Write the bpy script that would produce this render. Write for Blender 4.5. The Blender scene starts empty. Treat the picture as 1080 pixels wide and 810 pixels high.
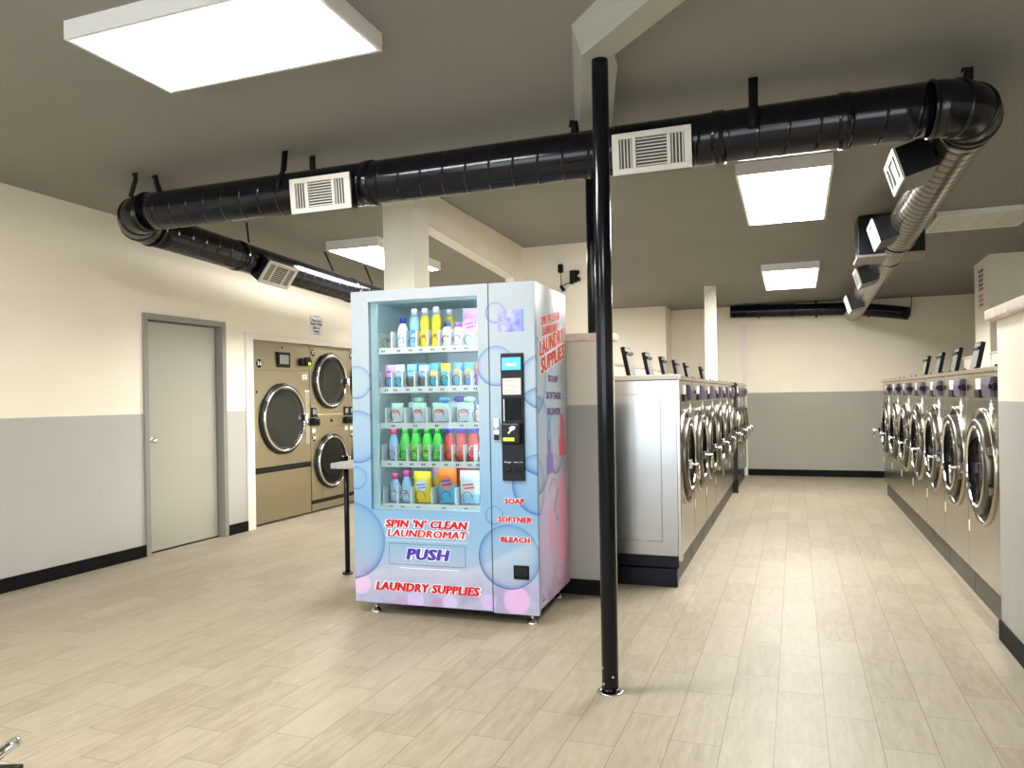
import bpy, bmesh, math, random
from mathutils import Vector, Matrix
random.seed(7)
C = bpy.context.scene.collection
PI = math.pi

# ------------------------------------------------------------------ materials
def mat(name, col, rough=.5, metal=0., emit=None, es=0., **kw):
    m = bpy.data.materials.new(name); m.use_nodes = True
    b = m.node_tree.nodes['Principled BSDF']
    b.inputs['Base Color'].default_value = (*col, 1)
    b.inputs['Roughness'].default_value = rough
    b.inputs['Metallic'].default_value = metal
    if emit:
        b.inputs['Emission Color'].default_value = (*emit, 1); b.inputs['Emission Strength'].default_value = es
    for k, v in kw.items(): b.inputs[k].default_value = v
    return m

class NT:
    """tiny node-expression helper"""
    def __init__(s, m): s.t = m.node_tree; s.n = s.t.nodes; s.b = s.n['Principled BSDF']
    def _in(s, sock, v):
        if hasattr(v, 'is_output'): s.t.links.new(v, sock)
        else: sock.default_value = v
    def m(s, op, a, b=0., c=0., clamp=False):
        n = s.n.new('ShaderNodeMath'); n.operation = op; n.use_clamp = clamp
        s._in(n.inputs[0], a); s._in(n.inputs[1], b); s._in(n.inputs[2], c)
        return n.outputs[0]
    def mix(s, f, a, b):
        n = s.n.new('ShaderNodeMix'); n.data_type = 'RGBA'; s._in(n.inputs[0], f)
        for k, v in ((6, a), (7, b)):
            s._in(n.inputs[k], v if hasattr(v, 'is_output') else (*v, 1))
        return n.outputs[2]
    def pos(s):
        g = s.n.new('ShaderNodeNewGeometry'); x = s.n.new('ShaderNodeSeparateXYZ'); s.t.links.new(g.outputs['Position'], x.inputs[0]); return x.outputs, g.outputs['Position']
    def obj(s):
        g = s.n.new('ShaderNodeTexCoord'); x = s.n.new('ShaderNodeSeparateXYZ'); s.t.links.new(g.outputs['Object'], x.inputs[0]); return x.outputs, g.outputs['Object']
    def noise(s, vec, scale, detail=2, stretch=None, rough=.5):
        if stretch:
            mp = s.n.new('ShaderNodeMapping'); s.t.links.new(vec, mp.inputs[0]); mp.inputs['Scale'].default_value = stretch; vec = mp.outputs[0]
        n = s.n.new('ShaderNodeTexNoise'); s.t.links.new(vec, n.inputs['Vector']); n.inputs['Scale'].default_value = scale; n.inputs['Detail'].default_value = detail; n.inputs['Roughness'].default_value = rough
        return n.outputs[0]
    def white(s, a, b):
        c = s.n.new('ShaderNodeCombineXYZ'); s._in(c.inputs[0], a); s._in(c.inputs[1], b)
        n = s.n.new('ShaderNodeTexWhiteNoise'); n.noise_dimensions = '2D'; s.t.links.new(c.outputs[0], n.inputs[0]); return n.outputs['Value']
    def bump(s, h, strength, dist=.002):
        n = s.n.new('ShaderNodeBump'); n.inputs['Strength'].default_value = strength; n.inputs['Distance'].default_value = dist
        s.t.links.new(h, n.inputs['Height']); s.t.links.new(n.outputs[0], s.b.inputs['Normal'])
    def out(s, key, v): s._in(s.b.inputs[key], v)

def wall_paint(name, split, low=(.45, .44, .405), high=(.86, .80, .665)):
    m = mat(name, high, .55); n = NT(m); p, v = n.pos()
    nz = n.noise(v, 2.2, 3); fz = n.noise(v, 60, 2)
    edge = n.m('ADD', p[2], n.m('MULTIPLY', n.m('SUBTRACT', nz, .5), .012))
    f = n.m('GREATER_THAN', edge, split)
    var = n.m('MULTIPLY_ADD', nz, .10, .95)
    c = n.mix(f, low, high)
    mm = n.n.new('ShaderNodeVectorMath'); mm.operation = 'SCALE'; n.t.links.new(c, mm.inputs[0]); n.t.links.new(var, mm.inputs['Scale'])
    n.out('Base Color', mm.outputs[0]); n.bump(fz, .15, .001)
    return m

M = {}
M['wall_l'] = wall_paint('two tone wall paint left', 1.205, (.45, .44, .405), (.88, .82, .68))
M['wall_b'] = wall_paint('two tone wall paint back', 1.29, (.37, .35, .29), (.90, .82, .66))
M['wall_h'] = wall_paint('two tone wall paint half wall', 1.235, (.37, .365, .33), (.74, .68, .56))
M['cream'] = wall_paint('cream wall paint', -5)
def ceil_mat():
    m = mat('warm grey ceiling paint', (.17, .16, .135), .75); n = NT(m); p, v = n.pos()
    nz = n.noise(v, 1.3, 4); fz = n.noise(v, 90, 3)
    n.out('Base Color', n.mix(nz, (.225, .213, .188), (.27, .258, .228))); n.bump(fz, .25, .002)
    return m
M['ceil'] = ceil_mat()
M['beam'] = mat('grey beam paint', (.36, .36, .31), .6)

def floor_mat():
    m = mat('wood look porcelain planks', (.6, .55, .42), .32); n = NT(m); p, v = n.pos()
    W, L = .1845, .5
    u = n.m('DIVIDE', n.m('ADD', p[0], 40 * W + .09 + .0025), W); row = n.m('FLOOR', u)
    off = n.m('ADD', n.m('MULTIPLY', n.m('FLOORED_MODULO', n.m('MULTIPLY', row, .4), 1.), L), n.m('MULTIPLY', n.white(row, 3.), .07))
    w = n.m('DIVIDE', n.m('ADD', n.m('ADD', p[1], 20.), off), L); col = n.m('FLOOR', w)
    fu = n.m('FRACT', u); fw = n.m('FRACT', w)
    du = n.m('MULTIPLY', n.m('MINIMUM', fu, n.m('SUBTRACT', 1., fu)), W)
    dw = n.m('MULTIPLY', n.m('MINIMUM', fw, n.m('SUBTRACT', 1., fw)), L)
    d = n.m('MINIMUM', du, dw)
    grout = n.m('LESS_THAN', d, .0014)
    rnd = n.white(row, col)
    # grain runs along each plank, shifted per plank
    cb = n.n.new('ShaderNodeCombineXYZ'); n.t.links.new(p[0], cb.inputs[0]); n.t.links.new(p[1], cb.inputs[1]); n.t.links.new(n.m('MULTIPLY', rnd, 30.), cb.inputs[2])
    g1 = n.noise(cb.outputs[0], 5., 5, (7, 1.1, 1), .6); g2 = n.noise(cb.outputs[0], 30., 3, (5, .5, 1))
    t = n.m('ADD', n.m('MULTIPLY', g1, .75), n.m('MULTIPLY', g2, .35))
    t = n.m('MULTIPLY_ADD', t, 2.1, -.68, clamp=True)
    c = n.mix(t, (.19, .157, .103), (.365, .318, .23))
    c = n.mix(n.m('MULTIPLY', rnd, .38), c, (.38, .34, .255))
    c = n.mix(grout, c, (.12, .095, .065))
    n.out('Base Color', c)
    n.out('Roughness', n.m('MULTIPLY_ADD', g1, .2, .36))
    n.bump(n.m('SUBTRACT', n.m('MULTIPLY', g2, .2), grout), .15, .0008)
    return m
M['floor'] = floor_mat()
M['black'] = mat('black rubber cove base', (.004, .004, .004), .6, **{'Specular IOR Level': .15})
M['gloss_black'] = mat('glossy black painted metal', (.0025, .003, .005), .16, **{'Specular IOR Level': .28})
M['strap'] = mat('black strap', (.005, .005, .006), .5, **{'Specular IOR Level': .2})

def duct_mat(name, col, metal, rough, axis, pitch=.105):
    m = mat(name, col, rough, metal); n = NT(m); p, v = n.obj()
    ang = n.m('ARCTAN2', p[2], p[1])
    s = n.m('FRACT', n.m('ADD', n.m('DIVIDE', p[0], pitch), n.m('DIVIDE', ang, 2 * PI)))
    dd = n.m('ABSOLUTE', n.m('SUBTRACT', s, .5))
    seam = n.m('SUBTRACT', 1., n.m('MULTIPLY', dd, 1 / .05, clamp=True))
    n.bump(seam, 1., .006 if metal else .004)
    if metal: n.out('Base Color', n.mix(n.m('LESS_THAN', dd, .14), col, (.012, .010, .009)))
    else: b = n.b; b.inputs['Specular IOR Level'].default_value = .35
    return m
M['duct'] = duct_mat('black spiral duct', (.003, .0035, .006), 0., .15, 0, .14)
M['duct_b'] = duct_mat('dark bronze reflective spiral duct', (.30, .26, .215), .95, .22, 0, .105)
M['duct_el'] = mat('black duct elbow', (.004, .0045, .006), .2, **{'Specular IOR Level': .4})
M['dark_sheet'] = mat('dark sheet metal', (.006, .006, .007), .3, **{'Specular IOR Level': .3})
M['bronze_sheet'] = mat('bronze sheet metal', (.30, .26, .22), .35, .85)
M['reg'] = mat('off white register enamel', (.56, .53, .465), .45)
M['reg_dark'] = mat('dark register gap', (.03, .03, .03), .7)
M['grille_grey'] = mat('grey register damper', (.28, .27, .24), .6)

def steel(name, col, rough, axis='z', aniso=(1, 1, 60), amt=.10, bmp=.25):
    m = mat(name, col, rough, 1.); n = NT(m); p, v = n.obj()
    g = n.noise(v, 6., 3, aniso); b = n.noise(v, 2.2, 2)
    n.out('Roughness', n.m('MULTIPLY_ADD', g, amt, rough - amt / 2))
    n.bump(b, bmp, .012)
    return m
M['steel'] = steel('brushed stainless steel', (.42, .385, .305), .22)
M['steel_end'] = steel('stainless end panel', (.45, .45, .44), .25)
M['steel_tan'] = steel('bronze toned dryer front', (.40, .36, .26), .30, amt=.03, bmp=.08)
M['chrome'] = mat('chrome', (.82, .81, .79), .07, 1.)
M['chrome_soft'] = mat('satin chrome', (.60, .58, .54), .2, 1.)
M['door_ring'] = mat('brushed door ring', (.17, .155, .13), .36, 1.)
M['bezel'] = mat('dark door bezel', (.012, .011, .010), .25, **{'Specular IOR Level': .4})
M['drum'] = mat('dark glossy door glass', (.003, .003, .004), .05, 0., **{'Specular IOR Level': .16})
M['drum_grey'] = mat('grey dryer door glass', (.018, .02, .017), .08, 0., **{'Specular IOR Level': .28})
M['rubber'] = mat('black caster rubber', (.012, .012, .012), .6)
M['plastic_k'] = mat('black plastic', (.004, .004, .005), .35, **{'Specular IOR Level': .25})
M['plastic_g'] = mat('grey plastic lid', (.17, .16, .15), .5)
M['purple'] = mat('purple grey coin box enamel', (.095, .075, .12), .35)
M['white'] = mat('white plastic', (.86, .85, .82), .45)
M['disp'] = mat('pale display', (.78, .74, .66), .4)
M['disp_g'] = mat('grey green display', (.24, .26, .23), .2)
M['kick'] = mat('brown bronze plinth', (.060, .050, .036), .4, .3)
M['kick_k'] = mat('navy black plinth', (.003, .004, .009), .35, **{'Specular IOR Level': .25})
M['marble'] = None
def marble(name, a, b, s):
    m = mat(name, a, .25); n = NT(m); p, v = n.pos(); nz = n.noise(v, s, 6, rough=.7)
    n.out('Base Color', n.mix(n.m('MULTIPLY_ADD', nz, 2.4, -.8, clamp=True), a, b)); return m
M['marble'] = marble('pink white marble cap', (.78, .70, .62), (.52, .40, .34), 14)
M['laminate'] = marble('speckled grey laminate', (.50, .48, .44), (.26, .25, .23), 40)
M['trim_w'] = mat('white painted trim', (.80, .76, .68), .45)
M['doorpaint'] = mat('grey beige door paint', (.40, .385, .325), .42)
M['framepaint'] = mat('grey door frame paint', (.27, .255, .225), .4)
M['panel_on'] = mat('lit light panel', (.9, .9, .9), .5, emit=(1., .985, .955), es=19.)
M['fix'] = mat('white light housing', (.80, .79, .77), .4)
M['louver'] = mat('translucent unlit panel', (.66, .63, .56), .5)
M['ink'] = mat('black ink', (.015, .015, .02), .5)
M['ink_red'] = mat('red ink', (.55, .12, .08), .5)
M['paper'] = mat('white paper', (.78, .77, .80), .6)
M['red'] = mat('red vinyl lettering', (.80, .015, .02), .4)
M['orange'] = mat('orange red vinyl lettering', (.82, .09, .03), .4)
M['violet'] = mat('violet vinyl lettering', (.10, .06, .50), .4)
M['mauve'] = mat('mauve vinyl lettering', (.22, .10, .30), .4)
M['vinyl_w'] = mat('white vinyl outline', (.86, .86, .90), .4)
M['glassy'] = None
def glass_mat():
    m = bpy.data.materials.new('clear glass pane'); m.use_nodes = True; t = m.node_tree; t.nodes.remove(t.nodes['Principled BSDF'])
    tr = t.nodes.new('ShaderNodeBsdfTransparent'); tr.inputs[0].default_value = (.96, .985, .985, 1)
    gl = t.nodes.new('ShaderNodeBsdfGlossy'); gl.inputs['Roughness'].default_value = .03
    fr = t.nodes.new('ShaderNodeFresnel'); fr.inputs[0].default_value = 1.45
    mx = t.nodes.new('ShaderNodeMixShader'); t.links.new(fr.outputs[0], mx.inputs[0]); t.links.new(tr.outputs[0], mx.inputs[1]); t.links.new(gl.outputs[0], mx.inputs[2])
    t.links.new(mx.outputs[0], t.nodes['Material Output'].inputs[0]); return m
M['glassy'] = glass_mat()
M['cabin'] = mat('pale blue white vending interior', (.60, .78, .82), .4)
M['shelf'] = mat('white vending shelf', (.58, .65, .65), .4)
M['led'] = mat('cool white LED strip', (.9, .95, 1), .5, emit=(.82, .97, 1.), es=5.)
M['screen_b'] = mat('blue lit screen', (.02, .1, .4), .2, emit=(.02, .22, .9), es=1.2)
M['screen_w'] = mat('white lit line', (.8, .9, 1), .2, emit=(.7, .9, 1), es=1.0)
M['lime'] = mat('lit lime bill slot', (.4, .6, .02), .3, emit=(.45, .62, .03), es=.6)
M['cardp'] = mat('cream instruction card', (.74, .66, .56), .5)

def bubbles(name, axis, circles, blobs, side=False):
    m = mat(name, (.6, .7, .8), .3); n = NT(m); p, v = n.obj(); u = p[0] if axis == 'x' else p[1]; z = p[2]
    # wrap artwork: pale grey-blue top, sky blue middle, lilac foam at the foot
    def ramp(stops, fac):
        r = n.n.new('ShaderNodeValToRGB'); n.t.links.new(fac, r.inputs[0]); e = r.color_ramp.elements
        while len(e) < len(stops): e.new(.5)
        for k, (q, c) in enumerate(stops): e[k].position = q; e[k].color = (*c, 1)
        return r.outputs[0]
    zf = n.m('DIVIDE', z, 2.)
    if not side:
        c = ramp([(.02, (0.371, 0.371, 0.498)), (.13, (0.340, 0.371, 0.507)), (.2, (0.229, 0.364, 0.498)), (.34, (0.166, 0.319, 0.498)), (.5, (0.229, 0.356, 0.483)), (.68, (0.297, 0.371, 0.425)), (.95, (0.327, 0.364, 0.394))], zf)
        # diagonal white wave
        wv = n.m('ADD', n.m('MULTIPLY_ADD', n.m('SINE', n.m('MULTIPLY', u, 6.5)), .05, .33), n.m('MULTIPLY', n.m('SUBTRACT', u, .55), .20))
        dz = n.m('SUBTRACT', wv, z)
        f = n.m('MULTIPLY', n.m('MULTIPLY', dz, 30., clamp=True), n.m('SUBTRACT', 1., n.m('MULTIPLY', dz, 7., clamp=True)))
        c = n.mix(n.m('MULTIPLY', f, .75), c, (0.450, 0.483, 0.532))
    else:
        c = ramp([(.02, (0.481, 0.443, 0.576)), (.15, (0.518, 0.443, 0.576)), (.35, (0.537, 0.481, 0.576)), (.5, (0.406, 0.499, 0.595)), (.65, (0.373, 0.481, 0.566)), (.95, (0.443, 0.471, 0.481))], zf)
        f = n.m('MULTIPLY', n.m('MULTIPLY_ADD', u, 2.2, -.5, clamp=True), n.m('MULTIPLY_ADD', z, -1.0, 1.35, clamp=True))
        c = n.mix(n.m('MULTIPLY', f, .75), c, (0.595, 0.274, 0.373))
    nz = n.noise(v, 9 if not side else 7, 2); low = n.m('MULTIPLY_ADD', z, -4.2, 1.5, clamp=True)
    c = n.mix(n.m('MULTIPLY', n.m('MULTIPLY_ADD', nz, 5., -2.5, clamp=True), n.m('MULTIPLY', low, .55)), c, (0.238, 0.168, 0.384))
    nz2 = n.noise(v, 6, 2)
    c = n.mix(n.m('MULTIPLY', n.m('MULTIPLY_ADD', nz2, 7., -3.9, clamp=True), n.m('MULTIPLY', low, .5)), c, (0.412, 0.157, 0.342))
    for (a, b, r, colr) in blobs:
        d = n.m('DIVIDE', n.m('SQRT', n.m('ADD', n.m('POWER', n.m('ABSOLUTE', n.m('SUBTRACT', u, a)), 2.), n.m('POWER', n.m('ABSOLUTE', n.m('SUBTRACT', z, b)), 2.))), r)
        c = n.mix(n.m('MULTIPLY', n.m('MULTIPLY_ADD', d, -6., 6., clamp=True), .55), c, colr)
    for (a, b, r) in circles:
        dx = n.m('SUBTRACT', u, a); dz = n.m('SUBTRACT', z, b)
        d = n.m('DIVIDE', n.m('SQRT', n.m('ADD', n.m('MULTIPLY', dx, dx), n.m('MULTIPLY', dz, dz))), r)
        ins = n.m('LESS_THAN', d, 1.)
        rim = n.m('MULTIPLY', n.m('POWER', n.m('MINIMUM', d, 1.), 13.), ins)
        soft = n.m('MULTIPLY', n.m('POWER', n.m('MINIMUM', d, 1.), 4.), ins)
        dirf = n.m('MULTIPLY_ADD', n.m('DIVIDE', n.m('ADD', dx, dz), r), -.35, .55, clamp=True)
        c = n.mix(n.m('MULTIPLY', soft, .34), c, (0.097, 0.250, 0.457))
        c = n.mix(n.m('MULTIPLY', rim, n.m('MULTIPLY_ADD', dirf, .6, .5)), c, (0.004, 0.077, 0.295))
    n.out('Base Color', c)
    return m
FRONT_B = [(-.03, .44, .235), (.985, 1.475, .006), (.93, 1.475, .115), (.99, .385, .185), (.905, .62, .055), (1.19, .80, .175), (.03, 1.07, .16), (1.24, 1.10, .26),
           (.03, 1.40, .10), (1.22, 1.38, .16), (.93, 1.78, .06), (.02, .82, .07)]
SIDE_B = [(.0, 1.42, .22), (.03, 1.02, .28), (-.02, .78, .17), (.42, 1.02, .20), (.50, 1.86, .13), (.34, .70, .10), (.47, .62, .10), (.58, 1.02, .09), (.40, .88, .06)]
M['wrap'] = bubbles('bubble wrap artwork front', 'x', FRONT_B[:1] + FRONT_B[2:], [(1.03, .14, .085, (.80, .40, .70)), (.86, .12, .05, (.62, .40, .78)), (.40, .10, .06, (.58, .46, .80)), (.04, .18, .07, (.78, .48, .76)), (.62, .10, .05, (.60, .50, .82))])
M['wrap_s'] = bubbles('bubble wrap artwork side', 'y', SIDE_B, [(.12, .16, .06, (.70, .50, .80)), (.45, .2, .05, (.80, .45, .65))], True)
M['seamline'] = mat('dark panel seam', (.08, .11, .16), .5)
M['p_purple'] = mat('printed lilac bottle body', (.56, .46, .68), .35)
M['p_purple2'] = mat('printed violet cap', (.24, .15, .46), .35)
M['p_pink'] = mat('printed pink bottle body', (.78, .32, .46), .35)
M['p_pink2'] = mat('printed red nozzle', (.78, .10, .14), .35)
M['p_pale'] = mat('printed pale highlight', (.82, .74, .86), .35)

# ------------------------------------------------------------------ mesh builder
class MB:
    def __init__(s): s.bm = bmesh.new(); s.ms = []; s.mi = 0
    def use(s, m):
        if m not in s.ms: s.ms.append(m)
        s.mi = s.ms.index(m); return s
    def _tag(s, faces, smooth=False):
        for f in faces: f.material_index = s.mi; f.smooth = smooth
    def box(s, x0, x1, y0, y1, z0, z1, bev=0., seg=2, mtx=None):
        r = bmesh.ops.create_cube(s.bm, size=1.)
        vs = r['verts']
        for v in vs: v.co = Vector(((x0 + x1) / 2 + v.co.x * (x1 - x0), (y0 + y1) / 2 + v.co.y * (y1 - y0), (z0 + z1) / 2 + v.co.z * (z1 - z0)))
        fs = list({f for v in vs for f in v.link_faces})
        s._tag(fs)
        if bev > 0:
            es = list({e for v in vs for e in v.link_edges})
            rb = bmesh.ops.bevel(s.bm, geom=es, offset=bev, segments=seg, profile=.5, affect='EDGES', clamp_overlap=True)
            s._tag(rb['faces']); vs = list({v for f in rb['faces'] for v in f.verts} | {v for f in fs if f.is_valid for v in f.verts})
        if mtx is not None:
            for v in vs: v.co = mtx @ v.co
        return s
    def poly(s, pts, d=None):
        """polygon; extruded by vector d when given"""
        a = [s.bm.verts.new(p) for p in pts]; fs = [s.bm.faces.new(a)]
        if d is not None:
            d = Vector(d); b = [s.bm.verts.new(Vector(p) + d) for p in pts]; fs.append(s.bm.faces.new(b[::-1]))
            for i in range(len(a)):
                j = (i + 1) % len(a); fs.append(s.bm.faces.new((a[j], a[i], b[i], b[j])))
        s._tag(fs); return s
    def lathe(s, prof, seg=32, mtx=None, sx=1., sy=1., smooth=True, close=False):
        """prof = [(r,z)...] around local z"""
        rings = []
        for r, z in prof:
            if r < 1e-6: rings.append([s.bm.verts.new((0, 0, z))])
            else: rings.append([s.bm.verts.new((r * sx * math.cos(2 * PI * i / seg), r * sy * math.sin(2 * PI * i / seg), z)) for i in range(seg)])
        fs = []
        idx = list(range(len(rings) - 1)) + ([len(rings) - 1] if close else [])
        for k in idx:
            A, B = rings[k], rings[(k + 1) % len(rings)]
            for i in range(seg):
                j = (i + 1) % seg
                if len(A) == 1 and len(B) == 1: break
                if len(A) == 1: fs.append(s.bm.faces.new((A[0], B[i], B[j])))
                elif len(B) == 1: fs.append(s.bm.faces.new((A[i], A[j], B[0])))
                else: fs.append(s.bm.faces.new((A[i], A[j], B[j], B[i])))
        s._tag(fs, smooth)
        if mtx is not None:
            for R in rings:
                for v in R: v.co = mtx @ v.co
        return s
    def cyl(s, p0, p1, r, seg=20, r1=None):
        p0, p1 = Vector(p0), Vector(p1); d = p1 - p0; L = d.length
        q = d.to_track_quat('Z', 'Y').to_matrix().to_4x4(); q.translation = p0
        r1 = r if r1 is None else r1
        e = min(.0015, r * .15)
        return s.lathe([(0, 0), (r - e, 0), (r, e), (r1, L - e), (r1 - e, L), (0, L)], seg, q)
    def tube(s, pts, r, seg=12, caps=True, flat=None, up0=None):
        pts = [Vector(p) for p in pts]; rings = []; up = Vector(up0) if up0 else None
        for i, p in enumerate(pts):
            t = (pts[min(i + 1, len(pts) - 1)] - pts[max(i - 1, 0)]).normalized()
            if up is None: up = t.orthogonal().normalized()
            up = (up - t * up.dot(t)).normalized(); w = t.cross(up)
            a, b = (r, r) if flat is None else flat
            rings.append([s.bm.verts.new(p + up * (a * math.cos(2 * PI * k / seg)) + w * (b * math.sin(2 * PI * k / seg))) for k in range(seg)])
        fs = []
        for A, B in zip(rings, rings[1:]):
            for k in range(seg): fs.append(s.bm.faces.new((A[k], A[(k + 1) % seg], B[(k + 1) % seg], B[k])))
        s._tag(fs, True)
        if caps: s._tag([s.bm.faces.new(rings[0][::-1]), s.bm.faces.new(rings[-1])])
        return s
    def build(s, name, m=None, parent=None, **props):
        bmesh.ops.recalc_face_normals(s.bm, faces=s.bm.faces[:])
        me = bpy.data.meshes.new(name); s.bm.to_mesh(me); s.bm.free()
        if m is not None and not s.ms: me.materials.append(m)
        for k in s.ms: me.materials.append(k)
        o = bpy.data.objects.new(name, me); C.objects.link(o)
        if parent is not None: o.parent = parent
        for k, v in props.items(): o[k] = v
        return o

def thing(name, label, cat, loc=(0, 0, 0), rz=0, group=None):
    o = bpy.data.objects.new(name, None); C.objects.link(o); o.empty_display_size = .1
    o.location = loc; o.rotation_euler = (0, 0, rz); o['label'] = label; o['category'] = cat
    if group: o['group'] = group
    return o
def tag(o, label, cat, group=None):
    o['label'] = label; o['category'] = cat
    if group: o['group'] = group
    return o
def dup(root, loc=None, rz=None, label=None, group=None, skip=()):
    def cp(o, par):
        c = o.copy(); C.objects.link(c)
        if par is not None: c.parent = par
        for ch in KIDS.get(o.name, []):
            if ch.name.split('.')[0] not in skip: cp(ch, c)
        return c
    KIDS = {}
    for o in C.objects:
        if o.parent: KIDS.setdefault(o.parent.name, []).append(o)
    r = cp(root, None)
    if loc is not None: r.location = loc
    if rz is not None: r.rotation_euler = (0, 0, rz)
    if label: r['label'] = label
    if group: r['group'] = group
    return r
def struct(o):
    o['kind'] = 'structure'; return o

def text(body, size, mtx, m, parent, name='lettering', off=0., shear=0., ext=.0006, align='CENTER', width=None, space=1.1, bold=0.):
    """lettering lying in the local XY plane of mtx, converted to a mesh"""
    cu = bpy.data.curves.new(name, 'FONT'); cu.body = body; cu.size = size; cu.align_x = align; cu.align_y = 'CENTER'
    cu.offset = off; cu.shear = shear; cu.extrude = ext; cu.resolution_u = 2; cu.space_character = space
    to = bpy.data.objects.new(name + '_tmp', cu); C.objects.link(to)
    dg = bpy.context.evaluated_depsgraph_get(); me = bpy.data.meshes.new_from_object(to.evaluated_get(dg)); me.name = name
    bpy.data.objects.remove(to); bpy.data.curves.remove(cu)
    if bold:
        bm = bmesh.new()
        for dx in (-bold, 0, bold):
            n0 = len(bm.verts); bm.from_mesh(me); bm.verts.ensure_lookup_table()
            for v in bm.verts[n0:]: v.co.x += dx
        bm.to_mesh(me); bm.free()
    if width:
        xs = [v.co.x for v in me.vertices]; k = width / (max(xs) - min(xs))
        for v in me.vertices: v.co.x *= k
    me.transform(mtx)
    me.materials.clear(); me.materials.append(m)
    o = bpy.data.objects.new(name, me); C.objects.link(o); o.parent = parent
    return o
def plane_mtx(origin, right, up):
    r = Vector(right).normalized(); u = Vector(up).normalized(); n = r.cross(u)
    return Matrix(((r.x, u.x, n.x, origin[0]), (r.y, u.y, n.y, origin[1]), (r.z, u.z, n.z, origin[2]), (0, 0, 0, 1)))

def zc(y): return 2.93 - .0225 * y      # ceiling height

# ------------------------------------------------------------------ room shell
XL, XR, YB, YE = -5.15, 3.2, -3.0, 12.45
b = MB(); b.poly([(-5.6, YB - .3, 0), (XR + .2, YB - .3, 0), (XR + .2, YE + .2, 0), (-5.6, YE + .2, 0)], (0, 0, -.1)); struct(b.build('floor', M['floor']))
b = MB(); b.poly([(XL - .15, YB - .2, zc(YB - .2)), (XR + .15, YB - .2, zc(YB - .2)), (XR + .15, YE + .15, zc(YE + .15)), (XL - .15, YE + .15, zc(YE + .15))], (0, 0, .12)); struct(b.build('ceiling', M['ceil']))
def wall_x(b, x0, x1, y0, y1, z0=0., z1=None):
    """wall running along y whose top follows the ceiling"""
    t0, t1 = (zc(y0), zc(y1)) if z1 is None else (z1, z1)
    b.poly([(x0, y0, z0), (x0, y1, z0), (x0, y1, t1), (x0, y0, t0)], (x1 - x0, 0, 0))
b = MB(); o_ = XL - .15
wall_x(b, o_, XL, YB, 4.92); wall_x(b, o_, XL, 4.92, 5.88, 2.05); wall_x(b, o_, XL, 5.88, 6.27); wall_x(b, o_, XL, 6.27, 8.95, 1.93); wall_x(b, o_, XL, 8.95, YE)
b.box(XL - 1.2, XL - 1.1, 6.2, 9.05, 0, 2.0)
struct(b.build('wall_left', M['wall_l']))
b = MB(); wall_x(b, XR, XR + .15, YB, YE); struct(b.build('wall_right', M['wall_b']))
b = MB(); b.box(XL, XR, YE, YE + .15, 0, zc(YE)); struct(b.build('wall_back', M['wall_b']))
# storefront wall behind the viewer: glazed openings let the daylight in
b = MB()
FW = [(-4.6, -2.6), (-2.4, -.4), (-.2, 1.8)]
b.box(XL, XR, YB - .15, YB, 0, .35); b.box(XL, XR, YB - .15, YB, 2.55, zc(YB))
for x0, x1 in [(XL, -4.6), (-2.6, -2.4), (-.4, -.2), (1.8, XR)]: b.box(x0, x1, YB - .15, YB, .35, 2.55)
struct(b.build('wall_front', M['wall_l']))
for k, (x0, x1) in enumerate(FW):
    b = MB(); t = .05
    b.box(x0, x1, YB - .1, YB - .03, .35, .35 + t); b.box(x0, x1, YB - .1, YB - .03, 2.55 - t, 2.55); b.box(x0, x0 + t, YB - .1, YB - .03, .35 + t, 2.55 - t); b.box(x1 - t, x1, YB - .1, YB - .03, .35 + t, 2.55 - t)
    w = struct(b.build('window_%d' % (k + 1), M['strap']))
    b = MB(); b.poly([(x0 + t, YB - .065, .4), (x1 - t, YB - .065, .4), (x1 - t, YB - .065, 2.5), (x0 + t, YB - .065, 2.5)]); b.build('pane', M['glassy'], w)

# baseboards
def base(name, segs):
    b = MB()
    for s in segs: b.box(*s, 0, .1)
    struct(b.build(name, M['black']))
base('baseboard_left', [(XL, XL + .012, YB, 4.915), (XL, XL + .012, 5.885, 6.17), (XL, XL + .012, 8.97, YE)])
base('baseboard_back', [(-.72, XR, YE - .012, YE), (XL, -3.2, YE - .012, YE)])
base('baseboard_right', [(.968, .98, .8, 4.55), (.968, 1.12, 4.55, 4.562)])
base('baseboard_middle', [(-2.5, -1.12, 4.778, 4.79)])

# recess lining and trim round the dryers
b = MB()
b.box(XL - .14, XL + .015, 6.17, 6.28, 0, 1.99); b.box(XL - .14, XL + .015, 6.28, 8.95, 1.925, 1.99); b.box(XL - .14, XL + .015, 8.93, 9.04, 0, 1.99)
struct(b.build('trim_1', M['trim_w']))
b = MB(); b.box(-.775, -.715, YE - .05, YE, 0, 2.36); struct(b.build('trim_2', M['trim_w']))

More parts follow.
